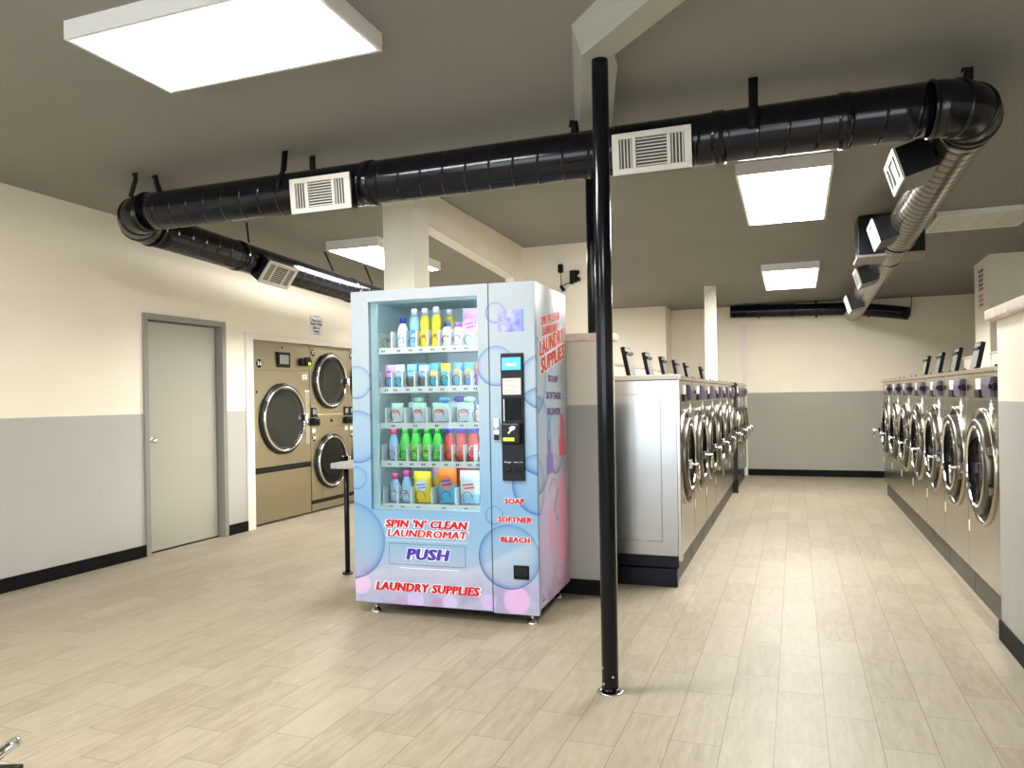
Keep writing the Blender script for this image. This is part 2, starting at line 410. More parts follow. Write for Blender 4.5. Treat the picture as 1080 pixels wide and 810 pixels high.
# left door in its steel frame
d = struct(thing('door_1', 'x', 'x', (XL, 0, 0)))
del d['label'], d['category']
b = MB(); b.box(-.15, .02, 4.9, 4.945, 0, 2.06, .003); b.box(-.15, .02, 5.835, 5.885, 0, 2.06, .003); b.box(-.15, .02, 4.945, 5.835, 2.01, 2.06, .003)
b.box(-.145, -.10, 4.945, 4.965, 0, 2.01); b.box(-.145, -.10, 5.815, 5.835, 0, 2.01); b.box(-.145, -.10, 4.965, 5.815, 1.99, 2.01)
b.build('door_frame', M['framepaint'], d)
b = MB(); b.box(-.10, -.06, 4.955, 5.825, .012, 2.0, .002); b.build('door_leaf', M['doorpaint'], d)
b = MB(); b.box(-.1, -.055, 4.95, 5.83, 0, .012); b.build('threshold', M['black'], d)
b = MB(); b.cyl((-.06, 5.02, .97), (-.05, 5.02, .97), .03); b.cyl((-.05, 5.02, .97), (-.02, 5.02, .97), .01); b.lathe([(0, 0), (.018, .002), (.026, .014), (.024, .03), (.014, .038), (0, .04)], 20, Matrix.Translation((-.025, 5.02, .97)) @ Matrix.Rotation(PI / 2, 4, 'Y')); b.build('door_knob', M['chrome'], d)

# column, header and pass-through behind the vending machine
X0, X1 = -2.74, -2.50
b = MB(); b.poly([(X0, 4.76, 0), (X0, 5.0, 0), (X0, 5.0, zc(5)), (X0, 4.76, zc(4.76))], (X1 - X0, 0, 0)); struct(b.build('wall_column', M['cream']))
X0 = -2.59; b = MB(); b.poly([(X0, 5.0, 2.575), (X0, 6.8, 2.455), (X0, 6.8, zc(6.8)), (X0, 5.0, zc(5))], (X1 - X0, 0, 0)); wall_x(b, X0, X1, 6.8, 7.09); wall_x(b, X0, X1, 5.0, 6.8, 0, 1.05); struct(b.build('wall_middle', M['cream']))
b = MB(); b.poly([(X0 - .01, 5.0, 2.555), (X0 - .01, 6.8, 2.435), (X0 - .01, 6.8, 2.457), (X0 - .01, 5.0, 2.577)], (X1 - X0 + .02, 0, 0)); struct(b.build('trim_3', M['trim_w']))
b = MB(); wall_x(b, X0, -1.80, 7.09, 7.3); struct(b.build('wall_chase', M['cream']))
b = MB(); wall_x(b, -3.2, -1.87, 11.87, YE); struct(b.build('wall_corner', M['cream']))
b = MB(); b.box(-2.3, -1.73, 4.95, 11.87, 0, 1.60); struct(b.build('wall_bulkhead', M['cream']))
b = MB(); b.box(-2.32, -1.715, 4.95, 11.87, 1.60, 1.625, .004); struct(b.build('trim_4', M['marble']))
b = MB(); b.box(-2.5, -1.12, 4.79, 4.93, 0, 1.65); struct(b.build('wall_half', M['wall_h']))
b = MB(); b.box(-2.5, -1.09, 4.75, 4.96, 1.65, 1.70, .008); struct(b.build('trim_5', M['marble']))
# stud between the two washer banks
b = MB(); b.box(-1.10, -.955, 10.19, 10.262, 0, zc(10.19), .003); struct(b.build('trim_6', M['trim_w']))
# right side
b = MB(); b.box(.98, 1.12, .8, 4.55, 0, 1.65); struct(b.build('wall_partition', M['wall_h']))
b = MB(); b.box(.93, 1.17, .75, 4.58, 1.65, 1.705, .008); struct(b.build('trim_7', M['marble']))
b = MB(); b.box(1.12, XR, 4.40, 4.55, 0, 1.65); struct(b.build('wall_return', M['wall_h']))
b = MB(); b.box(1.95, 2.25, 4.55, 9.3, 0, 1.66); b.box(1.95, 2.25, 10.0, 10.7, 0, 1.66); struct(b.build('wall_trough', M['cream']))
b = MB(); b.box(1.93, 2.27, 4.55, 9.3, 1.66, 1.685, .004); b.box(1.93, 2.27, 10.0, 10.7, 1.66, 1.685, .004); struct(b.build('trim_8', M['marble']))
b = MB(); wall_x(b, 1.94, XR, 9.3, 10.0); struct(b.build('wall_bump', M['cream']))
# dropped beams
b = MB()
ZBM = 2.765
def frustum(b, bot, top):
    """soffit polygon at ZBM joined to a matching outline on the ceiling"""
    vb = [b.bm.verts.new((x, y, ZBM)) for x, y in bot]; vt = [b.bm.verts.new((x, y, zc(y) + .01)) for x, y in top]
    fs = [b.bm.faces.new(vb), b.bm.faces.new(vt[::-1])]
    for k in range(len(vb)):
        m_ = (k + 1) % len(vb); fs.append(b.bm.faces.new((vb[m_], vb[k], vt[k], vt[m_])))
    b._tag(fs)
frustum(b, [(-.84, 3.18), (1.41, .93), (1.50, 1.02), (-.71, 3.23)], [(-.86, 3.08), (1.34, .86), (1.51, 1.03), (-.70, 3.24)])
frustum(b, [(-.84, 3.18), (-.71, 3.23), (-.725, 3.36), (-1.16, 4.98), (-1.36, 4.98)], [(-.86, 3.08), (-.70, 3.24), (-.72, 3.36), (-1.155, 4.98), (-1.37, 4.98)])
struct(b.build('trim_9', M['beam']))

# ------------------------------------------------------------------ poles
def pole(loc, z0, z1, r, label, screws):
    t = thing('steel_pole', label, 'pole', (loc[0], loc[1], z0))
    b = MB(); b.lathe([(0, .001), (r * .96, .001), (r, .004), (r, z1 - z0 - .004), (r * .96, z1 - z0), (0, z1 - z0)], 40); b.build('shaft', M['gloss_black'], t)
    b = MB(); b.lathe([(r + .001, 0), (r + .022, 0), (r + .020, .004), (r + .001, .006)], 40, close=True); b.build('base_ring', M['chrome_soft'] if screws else M['strap'], t)
    if screws:
        for a, z in ((-2.2, .04), (-1.0, .075), (-2.35, .11)):
            b = MB(); b.cyl((r * .97 * math.cos(a), r * .97 * math.sin(a), z), ((r + .003) * math.cos(a), (r + .003) * math.sin(a), z), .006, 10); b.build('screw', M['chrome_soft'], t)
    return t
pole((-.78, 3.255), 0, ZBM + .001, .0365, 'tall round black steel pole standing alone on the floor beside the vending machine', True)
pole((-1.235, 4.865), 1.70, ZBM + .001, .040, 'shorter black steel pole standing on the marble cap of the half wall', False)

# ------------------------------------------------------------------ ceiling fixtures
def light(x0, x1, y0, y1, zb, label, power):
    cx, cy = (x0 + x1) / 2, (y0 + y1) / 2
    t = thing('ceiling_light', label, 'ceiling light', (cx, cy, zb), 0, 'flat light panels on the ceiling')
    w, h = x1 - cx, y1 - cy; sl = -.0225
    def sh(o):
        for v in o.data.vertices: v.co.z += sl * v.co.y
        return o
    ht = zc(cy) - zb + .003; b = MB(); k = .018
    b.box(-w, w, -h, -h + k, 0, ht); b.box(-w, w, h - k, h, 0, ht); b.box(-w, -w + k, -h + k, h - k, 0, ht); b.box(w - k, w, -h + k, h - k, 0, ht)
    b.box(-w + k, w - k, -h + k, h - k, ht - .01, ht)
    sh(b.build('housing', M['fix'], t))
    b = MB(); b.box(-w + k, w - k, -h + k, h - k, .003, .012); sh(b.build('diffuser', M['panel_on'], t))
    return t
light(-2.80, -1.635, 2.29, 2.86, 2.795, 'large lit ceiling panel nearest the viewer, upper left', 1)
light(-4.13, -3.57, 6.10, 7.42, 2.69, 'lit ceiling panel behind the cream column', 1)
light(-.35, .25, 5.22, 6.68, 2.715, 'lit ceiling panel over the aisle just behind the black duct', 1)
light(-.34, .27, 8.95, 10.35, 2.63, 'farthest lit ceiling panel, over the end of the aisle', 1)

# unseen panels added to brighten the room, behind the viewer and deep left
light(-.55, .65, -.75, -.15, 2.89, 'added unseen lit ceiling panel above and behind the viewer, over the aisle side', 1)
light(-4.2, -3.0, -.75, -.15, 2.89, 'added unseen lit ceiling panel behind the viewer by the left wall', 1)
light(-4.13, -3.57, 9.3, 10.5, 2.63, 'added unseen lit ceiling panel deep in the left room behind the vending machine', 1)
t = thing('ceiling_light', 'unlit slatted ceiling panel at the right, beside the ducting', 'ceiling light', (1.49, 7.48, zc(7.48) - .03), 0)
b = MB()
for (a0, a1, c0, c1) in ((-.37, .37, -.36, -.33), (-.37, .37, .33, .36), (-.37, -.34, -.33, .33), (.34, .37, -.33, .33)): b.box(a0, a1, c0, c1, -.006, .035)
b.build('housing', M['fix'], t)
b = MB(); b.box(-.34, .34, -.33, .33, .0, .01)
for k in range(3): b.box(-.18 + .17 * k, -.165 + .17 * k, -.33, .33, -.004, .0)
b.build('diffuser', M['louver'], t)

# ------------------------------------------------------------------ ducts
def duct_seg(name, p0, p1, r, m, parent, collars=()):
    p0, p1 = Vector(p0), Vector(p1); d = p1 - p0; L = d.length
    b = MB(); b.tube([(L * i / 40, 0, 0) for i in range(41)], r, 40)
    for c in collars:
        b.lathe([(r, -.03), (r + .006, -.028), (r + .006, .028), (r, .03)], 40, Matrix.Translation((c, 0, 0)) @ Matrix.Rotation(PI / 2, 4, 'Y'))
    o = b.build(name, m, parent)
    o.matrix_local = Matrix.Translation(p0) @ d.to_track_quat('X', 'Z').to_matrix().to_4x4()
    return o
def elbow(name, pts, r, m, parent):
    b = MB(); b.tube(pts, r, 40)
    for p, q in zip(pts, pts[1:]):
        pass
    P_ = [Vector(p) for p in pts]
    for i in range(len(P_)):
        t = (P_[min(i + 1, len(P_) - 1)] - P_[max(i - 1, 0)]).normalized(); q = t.to_track_quat('Z', 'Y').to_matrix().to_4x4(); q.translation = P_[i]
        if i % 2 == 0: b.lathe([(r * .98, -.008), (r + .006, -.006), (r + .006, .006), (r * .98, .008)], 40, q)
    return b.build(name, m, parent)
def strap(pts, name, m, parent, w=.028):
    b = MB(); b.tube(pts, .01, 4, flat=(.003, w / 2), up0=(.02, 1, .02))
    return b.build(name, m, parent)
DY, DZ, R = 3.95, 2.585, .125
t = thing('air_duct', 'long black spiral air duct crossing the room under the ceiling', 'duct', (0, DY, DZ))
duct_seg('duct_pipe', (-4.06, 0, 0), (.60, 0, 0), R, M['duct'], t, (1.72, 3.72, 4.3))
# right elbow turning back
cr = .20
pts = [(.60 + cr * math.sin(a), cr - cr * math.cos(a), 0) for a in [PI / 2 * k / 6 for k in range(7)]]
elbow('elbow', pts, R + .003, M['duct_el'], t)
pts = [(-4.06 - .29 * math.sin(a), .29 - .29 * math.cos(a), -.004 * k) for k, a in enumerate([PI / 2 * k / 6 for k in range(7)])]
elbow('elbow', pts, R + .003, M['duct_el'], t)
for (x, y, bend) in [(-4.12, -.06, -.05), (-4.04, .03, .05), (-2.93, -.04, 0), (-2.83, .10, 0), (-1.09, .0, .001), (-.17, -.05, 0), (.80, .22, -.03)]:
    top = (zc(DY + y) if x != -1.09 else ZBM) - DZ
    q = [(x - .03 if bend else x, y, top - .001), (x, y, top - .006), (x + bend * .1, y, top * .8), (x + bend, y, .10)]
    if y < .1 and not bend: q = [(x, y, top - .001), (x, y - .02, .13), (x, -R - .004, .04), (x, -R - .003, -.02)]
    strap(q, 'hanger_strap', M['strap'], t, .045)

def register(parent, mtx, w, h, box=0., side_m=None, fins=True):
    """supply register: plate in local XY (normal +Z out), louvres in three fields, duct boot behind"""
    b = MB(); fr = .02
    # frame with open centre
    fw = (w / 2 - .035, h / 2 - .030)
    b.box(-w / 2, w / 2, fw[1], h / 2, 0, .012, .003, mtx=mtx); b.box(-w / 2, w / 2, -h / 2, -fw[1], 0, .012, .003, mtx=mtx)
    b.box(-w / 2, -fw[0], -fw[1], fw[1], 0, .012, mtx=mtx); b.box(fw[0], w / 2, -fw[1], fw[1], 0, .012, mtx=mtx)
    x1, x2 = -w * .22, w * .22
    for x in (x1, x2): b.box(x - .009, x + .009, -fw[1], fw[1], 0, .010, mtx=mtx)
    p = b.build('register_plate', M['reg'], parent)
    b = MB(); b.box(-fw[0], fw[0], -fw[1], fw[1], -.004, .001, mtx=mtx); b.build('register_back', M['reg_dark'], p)
    b = MB(); n = 9
    for k in range(n):
        y = -fw[1] + (k + .5) * 2 * fw[1] / n
        b.box(x1 + .01, x2 - .01, y - .0028, y + .0028, .001, .0022, mtx=mtx)
    for (a, c) in ((-fw[0], x1 - .009), (x2 + .009, fw[0])):
        k = 4
        for i in range(k):
            x = a + (i + .5) * (c - a) / k; b.box(x - .003, x + .003, -fw[1], fw[1], .001, .0022, mtx=mtx)
    b.build('louvre', M['reg'], p)
    if box > 0:
        b = MB(); b.box(-w / 2 + .006, w / 2 - .006, -h / 2 + .006, h / 2 - .006, -box, 0, mtx=mtx); b.build('register_boot', side_m or M['dark_sheet'], parent)
    return p
def reg_on(duct, loc, right, up, w, h, box):
    p = register(duct, plane_mtx(Vector(loc) - duct.location, right, up), w, h, box); p['label'] = 'off white louvred supply register'
# two on the long duct: plates face the room and slightly down
reg_on(t, (-2.605, DY - .145, 2.515), (1, 0, .0), (0, -.10, 1), .415, .205, .07)
reg_on(t, (-.655, DY - .145, 2.515), (1, 0, 0), (0, -.10, 1), .395, .205, .07)

t = thing('air_duct', 'black air duct running back along the left wall from the corner elbow', 'duct', (-4.35, 4.24, 2.556))
duct_seg('duct_pipe', (0, 0, 0), (0, 4.4, -.20), R - .003, M['duct'], t, (.9, 2.6))
for y in (1.0, 2.25, 3.0):
    z = zc(4.24 + y) - 2.556
    strap([(-.06 if y > 2 else .02, y, z - .001), (-.05 if y > 2 else .02, y, z - .02), (0.03, y + .01, .13 - .045 * y)], 'hanger_strap', M['strap'], t, .02)
reg_on(t, (-4.215, 5.50, 2.395), (0, 1, -.05), (.62, 0, .8), .40, .22, .10)

t = thing('air_duct', 'bronze reflective spiral duct running back above the right aisle', 'duct', (.80, 4.13, DZ))
duct_seg('duct_pipe', (0, 0, 0), (0, 7.95, -.155), R, M['duct_b'], t, (.1, 2.72, 3.4))
for y in (1.9, 4.6, 6.6):
    z = zc(4.13 + y) - DZ
    strap([(.02, y, z - .001), (.02, y, z - .02), (.03, y, R - .02 * y * .97)], 'hanger_strap', M['strap'], t, .02)
for (y, x, z, h, lab) in ((4.58, .525, 2.475, .175, 'nearest white register boxed out from the bronze duct'),
                     (6.42, .585, 2.485, .19, 'second white register on the bronze duct, just before the square plenum'),
                     (8.22, .595, 2.40, .18, 'third white register on the bronze duct, just past the square plenum'),
                     (10.25, .625, 2.36, .20, 'farthest white register on the bronze duct, near the back wall')):
    reg_on(t, (x, y, z), (0, -1, 0), (-.30, 0, 1), .40, h, .16)
# plenum box the duct passes through
px_, py_, pz_ = -.035, 7.2 - 4.13, 2.415 - DZ
b = MB(); b.box(px_ - .25, px_ + .25, py_ - .2, py_ + .2, pz_ + .02, pz_ + .345, .003); pb_ = b.build('plenum_box', M['dark_sheet'], t, label='square dark sheet metal plenum box')
b = MB(); b.box(px_ - .262, px_ + .262, py_ - .212, py_ + .212, pz_, pz_ + .02, .003); b.build('bottom_lip', M['bronze_sheet'], pb_)
t = thing('air_duct', 'black duct slung along the top of the far back wall', 'duct', (-.93, 12.27, 2.555))
duct_seg('duct_pipe', (0, 0, 0), (1.7, 0, -.045), .095, M['duct'], t, (.9,))
pts = [(1.7 + .78 * k / 5, 0, -.045 - .09 * k / 5 - .0008 * k * k) for k in range(6)]
b = MB(); b.tube(pts, .095, 32); b.build('duct_end', M['duct_el'], t)
for x in (.42, 1.24, 1.95):
    z = zc(12.27) - 2.555
    strap([(x, 0, z), (x, -.02, .09 - x * .03), (x, -.1, 0 - x * .04), (x, -.02, -.098 - x * .045)], 'hanger_strap', M['strap'], t, .03)
b = MB(); b.tube([(2.52, 0, .12), (2.515, 0, -.03), (2.49, -.03, -.20), (2.42, -.06, -.24)], .006, 8); b.build('hanger_wire', M['strap'], t)

# ------------------------------------------------------------------ washers
def ringlathe(b, prof, c, depth_axis=-1, seg=48):
    # revolve about local -Y through centre c=(x,z); prof=(r, out)
    m = Matrix.Translation((c[0], 0, c[1])) @ Matrix.Rotation(PI / 2, 4, 'X')
    b.lathe(prof, seg, m)
def make_washer(w, label, h=1.42, dr=.285):
    t = thing('front_load_washer', label, 'washing machine')
    D = .86; g = .003; hw = w / 2 - g
    b = MB(); b.box(-hw, hw, .006, D, .17, h - .02, .004); b.build('cabinet', M['steel'], t)
    b = MB(); b.box(-hw, hw, 0, .02, .172, h - .185, .003); b.build('front_panel', M['steel'], t)
    b = MB(); b.box(-hw, hw, .002, .02, h - .180, h - .05, .003); b.build('control_panel', M['steel'], t)
    b = MB(); b.box(-hw, hw, .03, D - .02, 0, .17); b.build('plinth', M['kick'], t)
    b = MB(); b.box(-hw, hw, -.018, D, h - .03, h, .005); b.build('top_panel', M['steel'], t)
    b = MB()
    for x in (-.25, .27): b.cyl((x, .02, h - .001), (x, .02, h + .012), .008, 10)
    b.build('top_bolt', M['plastic_k'], t)
    zc_, k = .84, dr / .285
    b = MB(); ringlathe(b, [(.345 * k, 0), (.343 * k, .010), (.336 * k, .016), (.326 * k, .014), (.318 * k, .001)], (0, zc_)); bz = b.build('door_bezel', M['steel'], t)
    b = MB(); ringlathe(b, [(.320 * k, .0015), (.28 * k, .0012)], (0, zc_)); b.build('gap_shade', M['plastic_k'], bz)  # flat black ring paints in the shade of the gap round the door
    b = MB(); ringlathe(b, [(.28 * k, 0), (.282 * k, .028), (.278 * k, .038), (.268 * k, .042), (.240 * k, .043), (.236 * k, .035)], (0, zc_))
    dd = b.build('door', M['door_ring'], t)
    b = MB(); ringlathe(b, [(.241 * k, .040), (.239 * k, .045), (.234 * k, .047), (.229 * k, .044), (.226 * k, .034)], (0, zc_)); b.build('chrome_ring', M['chrome'], dd)
    b = MB(); ringlathe(b, [(.228 * k, .036), (.215 * k, .024), (.18 * k, .012), (.10 * k, .006), (0, .004)], (0, zc_)); b.build('door_glass', M['drum'], dd)
    # hinge on the right, latch lever on the left
    for z in (.11, -.11):
        b = MB(); b.box(.272 * k, .318 * k, -.035, 0, zc_ + z - .022, zc_ + z + .022, .006); b.build('hinge', M['door_ring'], dd)
    b = MB(); b.cyl((-.27 * k, -.05, zc_ - .03), (-.27 * k, -.125, zc_ - .03), .009, 12); b.tube([(-.27 * k, -.12, zc_ - .02), (-.27 * k, -.122, zc_ - .06), (-.265 * k, -.118, zc_ - .13)], .009, 10)
    b.box(-.285 * k, -.245 * k, -.075, -.05, zc_ - .06, zc_ + .0, .004); b.build('door_handle', M['chrome'], dd)
    # display and coin box
    b = MB(); b.use(M['disp']).box(-.13 * k, -.01, -.004, .004, h - .125, h - .062, .002); b.use(M['plastic_k']).box(-.13 * k, -.01, -.010, .004, h - .175, h - .128, .002); b.build('display', None, t)
    b = MB(); x0, x1 = .12, min(.37, hw - .02)
    b.poly([(x0, 0, h - .055), (x0, -.018, h - .06), (x0, -.026, h - .10), (x0, -.020, h - .165), (x0, 0, h - .172)], (x1 - x0 - .05, 0, 0)); cb = b.build('coin_box', M['purple'], t)
    b = MB(); b.box(x1 - .035, x1, -.022, 0, h - .135, h - .09, .006); b.cyl((x1 - .025, -.02, h - .11), (x1 - .025, -.035, h - .11), .014, 14); b.build('coin_lock', M['plastic_k'], cb)
    # starburst number sticker
    b = MB(); pts = []
    for i in range(16):
        a = PI * i / 8; r = (.055, .026, .042, .026)[i % 4]; pts.append((.24 * k + r * math.cos(a), -.003, h - .235 + r * math.sin(a)))
    b.poly(pts, (0, .003, 0)); b.box(.24 * k - .016, .24 * k + .016, -.0025, .001, h - .33, h - .285); st = b.build('number_sticker', M['white'], t)
    b = MB(); b.box(-hw + .01, -hw + .035, -.002, .001, .40, .47); b.build('care_sticker', M['white'], t)
    return t, st
def lid_on(t, x, y, h):
    """open soap-drawer lid leaning back"""
    b = MB(); a = .05
    m = Matrix.Translation((x, y, h)) @ Matrix.Rotation(-.20, 4, 'X')
    for (x0, x1, z0, z1) in ((-.105, .105, 0, .014), (-.105, .105, .226, .24), (-.105, -.091, .014, .226), (.091, .105, .014, .226)): b.box(x0, x1, -.016, .016, z0, z1, .002, mtx=m)
    b.box(-.11, .11, -.03, -.016, .18, .20, mtx=m)
    o = b.build('soap_lid', M['plastic_k'], t)
    b = MB(); b.box(-.097, .097, -.0165, .0165, .014, .226, mtx=m); b.build('lid_panel', M['plastic_g'], o, label='grey inner panel')
w1, st = make_washer(.82, 'nearest stainless washer of the right bank, beside the half wall')
def digits(t, st, s, x, z, size=.03):
    text(s, size, plane_mtx((x, -.0035, z), (1, 0, 0), (0, 0, 1)), M['ink'], st, 'number')
ORD = ['nearest', 'second', 'third', 'fourth', 'fifth', 'sixth', 'seventh']
for i in range(7):
    y = 4.72 + .82 * (i + .5)
    t = w1 if i == 0 else None
    if i:
        t = dup(w1, (1.02, y, 0), -PI / 2, '%s stainless washer from the viewer in the right bank%s' % (ORD[i] if i < 6 else 'farthest', ', its soap lid raised' if 2 <= i <= 5 else ''), None)
    t.location = (1.02, y, 0); t.rotation_euler = (0, 0, -PI / 2); t['group'] = 'stainless washers along the right side of the aisle'
    RB = globals().setdefault('RBANK', []); RB.append(t)
w1['label'] = 'nearest stainless washer of the right bank, beside the half wall'
for i in (2, 3, 4, 5): lid_on(RBANK[i], .0, .28, 1.42)
LBANK = []
for i in range(6):
    y = 5.20 + .83 * (i + .5)
    t = dup(w1, (-.75, y, 0), PI / 2, '%s stainless washer from the viewer in the left bank%s' % (ORD[i], ', its soap lid raised' if i < 5 else ''), 'stainless washers along the left side of the aisle')
    LBANK.append(t)
LBANK[0]['label'] = 'nearest washer of the left bank, next to the stainless end panel, its soap lid raised'
for i in range(5): lid_on(LBANK[i], .09, .41, 1.42)
w3, st3 = make_washer(.63, 'x', 1.42, .235)
SM = []
for i in range(3):
    t = w3 if i == 0 else dup(w3)
    t.location = (-.72, 10.27 + .63 * (i + .5), 0); t.rotation_euler = (0, 0, PI / 2); t['group'] = 'narrower washers in the far left bank'
    t['label'] = ['first narrow washer past the white stud in the left bank, soap lid raised', 'middle one of three narrow washers in the far left bank', 'narrow washer at the far end of the left bank by the back wall'][i]; SM.append(t)
lid_on(SM[0], -.12, .43, 1.42)
# end panel of the left bank
t = thing('end_panel', 'shiny stainless steel end panel closing the near end of the left washer bank', 'panel', (-1.20, 5.165, 0))
b = MB(); b.box(-.43, .46, 0, .03, .20, 1.395, .006)
b.build('sheet', M['steel_end'], t)
b = MB()
for (x0, x1, z0, z1) in ((-.37, .34, .295, .301), (-.37, .34, 1.295, 1.301), (-.373, -.367, .295, 1.301), (.337, .343, .295, 1.301)): b.box(x0, x1, -.004, .002, z0, z1, .002)
b.build('pressed_rib', M['steel_end'], t)
b = MB(); b.box(-.45, .475, -.015, .03, 1.395, 1.43, .006); b.build('top_trim', M['trim_w'], t)
b = MB(); b.box(.445, .472, -.004, .035, .17, 1.395, .005); b.build('corner_post', M['chrome_soft'], t)
b = MB(); b.box(-.42, .448, .006, .03, .125, .20); b.box(-.40, .44, -.03, .03, 0, .12, .004); b.build('plinth', M['kick_k'], t)
t = tag(MB().box(-1.0, -.71, 10.262, 10.268, 0, 1.43).build('divider_panel', M['bezel']), 'thin dark divider panel between the two left washer banks', 'panel')
t.location = (0, -.075, 0); t.data.transform(Matrix.Identity(4))

# ------------------------------------------------------------------ dryers (front faces look along +X)
def dryer_door(t, x, z, R_, gl, name='door'):
    k = R_
    b = MB(); ringlathe(b, [(k, 0), (k * 1.0, .02), (k * .96, .035), (k * .90, .03), (k * .88, .0)], (x, z)); dd = b.build(name, M['bezel'], t)
    b = MB(); ringlathe(b, [(k * .92, .03), (k * .91, .043), (k * .885, .047), (k * .865, .040), (k * .86, .02)], (x, z)); b.build('chrome_ring', M['chrome'], dd)
    b = MB(); ringlathe(b, [(k * .86, .03), (k * .85, .036), (k * .81, .034), (k * .80, .02)], (x, z)); b.build('inner_gasket', M['bezel'], dd)
    b = MB(); ringlathe(b, [(k * .81, .028), (k * .79, .03), (k * .5, .026), (0, .024)], (x, z)); b.build('door_glass', gl, dd)
    b = MB(); b.box(x + k * .78, x + k * .90, -.085, -.03, z - .035, z + .035, .01); b.box(x + k * .78, x + k * .84, -.10, -.08, z - .06, z + .03, .006); b.build('door_handle', M['chrome'], dd)
    return dd
t = thing('tumble_dryer', 'wide single dryer at the left end of the wall of dryers, number 36', 'dryer', (-5.2, 6.835, 0), PI / 2, 'bronze toned dryers set in the left wall')
W = .475
b = MB(); b.box(-W, W, .01, 1.05, .02, 1.92); b.build('cabinet', M['steel_tan'], t)
b = MB(); b.box(-W, W, 0, .012, 1.625, 1.92, .003); b.build('control_panel', M['steel_tan'], t)
b = MB(); b.box(-W, W, 0, .012, .60, 1.615, .003); b.build('front_panel', M['steel_tan'], t)
b = MB(); b.box(-W, W, 0, .012, .03, .54, .003); b.build('lower_panel', M['steel_tan'], t)
b = MB(); b.box(-W, W, -.008, .01, .575, .60, .002); b.box(-W, W, -.002, .01, .54, .572); b.build('vent_gap', M['plastic_k'], t)
dryer_door(t, -.015, 1.10, .385, M['drum_grey'])
b = MB(); b.use(M['plastic_k']).poly([(-.13, -.001, 1.82), (.13, -.001, 1.82), (.105, -.02, 1.80), (.105, -.02, 1.68), (.12, -.001, 1.655), (-.10, -.001, 1.655), (-.10, -.02, 1.68), (-.105, -.02, 1.80)], (0, .006, 0)); b.use(M['disp_g']).box(-.075, .075, -.024, -.015, 1.69, 1.79, .003); b.build('display', None, t)
b = MB(); b.box(.29, .47, -.045, 0, 1.68, 1.76, .012); b.box(.34, .43, -.06, -.03, 1.69, 1.78, .008); cb = b.build('coin_box', M['plastic_k'], t)
b = MB(); b.box(.38, .42, -.063, -.058, 1.69, 1.72); b.build('coin_label', M['lime'], cb)
def disc_num(t, s, x, z, r=.045):
    b = MB(); b.lathe([(0, 0), (r, 0), (r * .98, .003), (0, .003)], 28, Matrix.Translation((x, 0, z)) @ Matrix.Rotation(PI / 2, 4, 'X')); o = b.build('number_disc', M['plastic_k'], t)
    text(s, r * 1.45, plane_mtx((x, -.0045, z), (1, 0, 0), (0, 0, 1)), M['white'], o, 'number', off=.0012)
disc_num(t, '36', -.39, 1.685)
b = MB(); b.box(-.46, -.20, -.002, .001, 1.74, 1.765); b.build('maker_plate', M['chrome_soft'], t)
b = MB(); b.box(.34, .43, -.003, .0, 1.53, 1.585, .001); st = b.build('warning_sticker', M['white'], t)
b = MB()
for q in range(3): b.box(.35, .42, -.004, -.002, 1.54 + .014 * q, 1.545 + .014 * q)
b.build('warning_print', M['ink'], st)
b = MB(); b.cyl((-.435, .0, 1.39), (-.435, -.004, 1.39), .014); b.cyl((-.01, 0, 1.87), (-.01, -.004, 1.87), .012); b.build('keyhole', M['plastic_k'], t)
b = MB(); b.box(.385, .470, -.004, .0, .80, 1.40, .003); b.build('hinge_plate', M['chrome_soft'], t)

def stack_dryer(label, y, nums, loc_w=.785):
    t = thing('tumble_dryer', label, 'dryer', (-5.2, y, 0), PI / 2, 'bronze toned dryers set in the left wall')
    W = loc_w / 2 - .003
    b = MB(); b.box(-W, W, .01, 1.05, .02, 1.92); b.build('cabinet', M['steel_tan'], t)
    b = MB(); b.box(-W, W, 0, .012, 1.13, 1.92, .003); b.build('upper_panel', M['steel_tan'], t)
    b = MB(); b.box(-W + .12, W - .12, -.012, .012, .985, 1.125, .003); b.box(-W, -W + .115, 0, .012, .985, 1.125); b.box(W - .115, W, 0, .012, .985, 1.125); mp = b.build('middle_panel', M['steel_tan'], t)
    b = MB(); b.cyl((0, -.012, 1.05), (0, -.022, 1.05), .016, 16); b.box(-.004, .004, -.026, -.02, 1.03, 1.06); b.build('panel_lock', M['plastic_k'], mp)
    b = MB(); b.box(-W, W, 0, .012, .145, .975, .003); b.build('lower_panel', M['steel_tan'], t)
    b = MB(); b.box(-W, W, 0, .012, .03, .10, .002); b.build('kick_panel', M['steel_tan'], t)
    b = MB(); b.box(-W, W, .002, .012, .10, .145); b.build('vent_gap', M['plastic_k'], t)
    dryer_door(t, 0, 1.52, .335, M['drum_grey'], 'upper_door'); dryer_door(t, 0, .57, .325, M['drum'], 'lower_door')
    for x in (-W + .055, W - .055):
        b = MB(); b.box(x - .045, x + .045, -.012, 0, 1.10, 1.21, .004); b.box(x - .05, x + .05, -.06, 0, 1.0, 1.09, .012); b.cyl((x, -.06, 1.04), (x, -.075, 1.04), .02, 14); cb = b.build('coin_box', M['plastic_k'], t)
        b = MB(); b.box(x - .03, x + .03, -.014, -.011, 1.13, 1.19); b.build('coin_display', M['disp_g'], cb)
    disc_num(t, nums[0], -W + .06, 1.84, .04); disc_num(t, nums[1], -W + .055, .86, .038)
    b = MB(); b.box(-W + .02, -W + .085, -.003, 0, .92, .97); b.box(W - .085, W - .02, -.003, 0, .92, .97); b.build('warning_sticker', M['white'], t)
    b = MB(); b.box(-.19, -.187, -.003, 0, .02 + .13, .24); b.box(-.187, .2, -.003, 0, .236, .24); b.build('panel_outline', M['seamline'], t)
    return t
stack_dryer('stacked double dryer beside the wide one, numbers 37 and 38', 7.32 + .395, ('37', '38'))
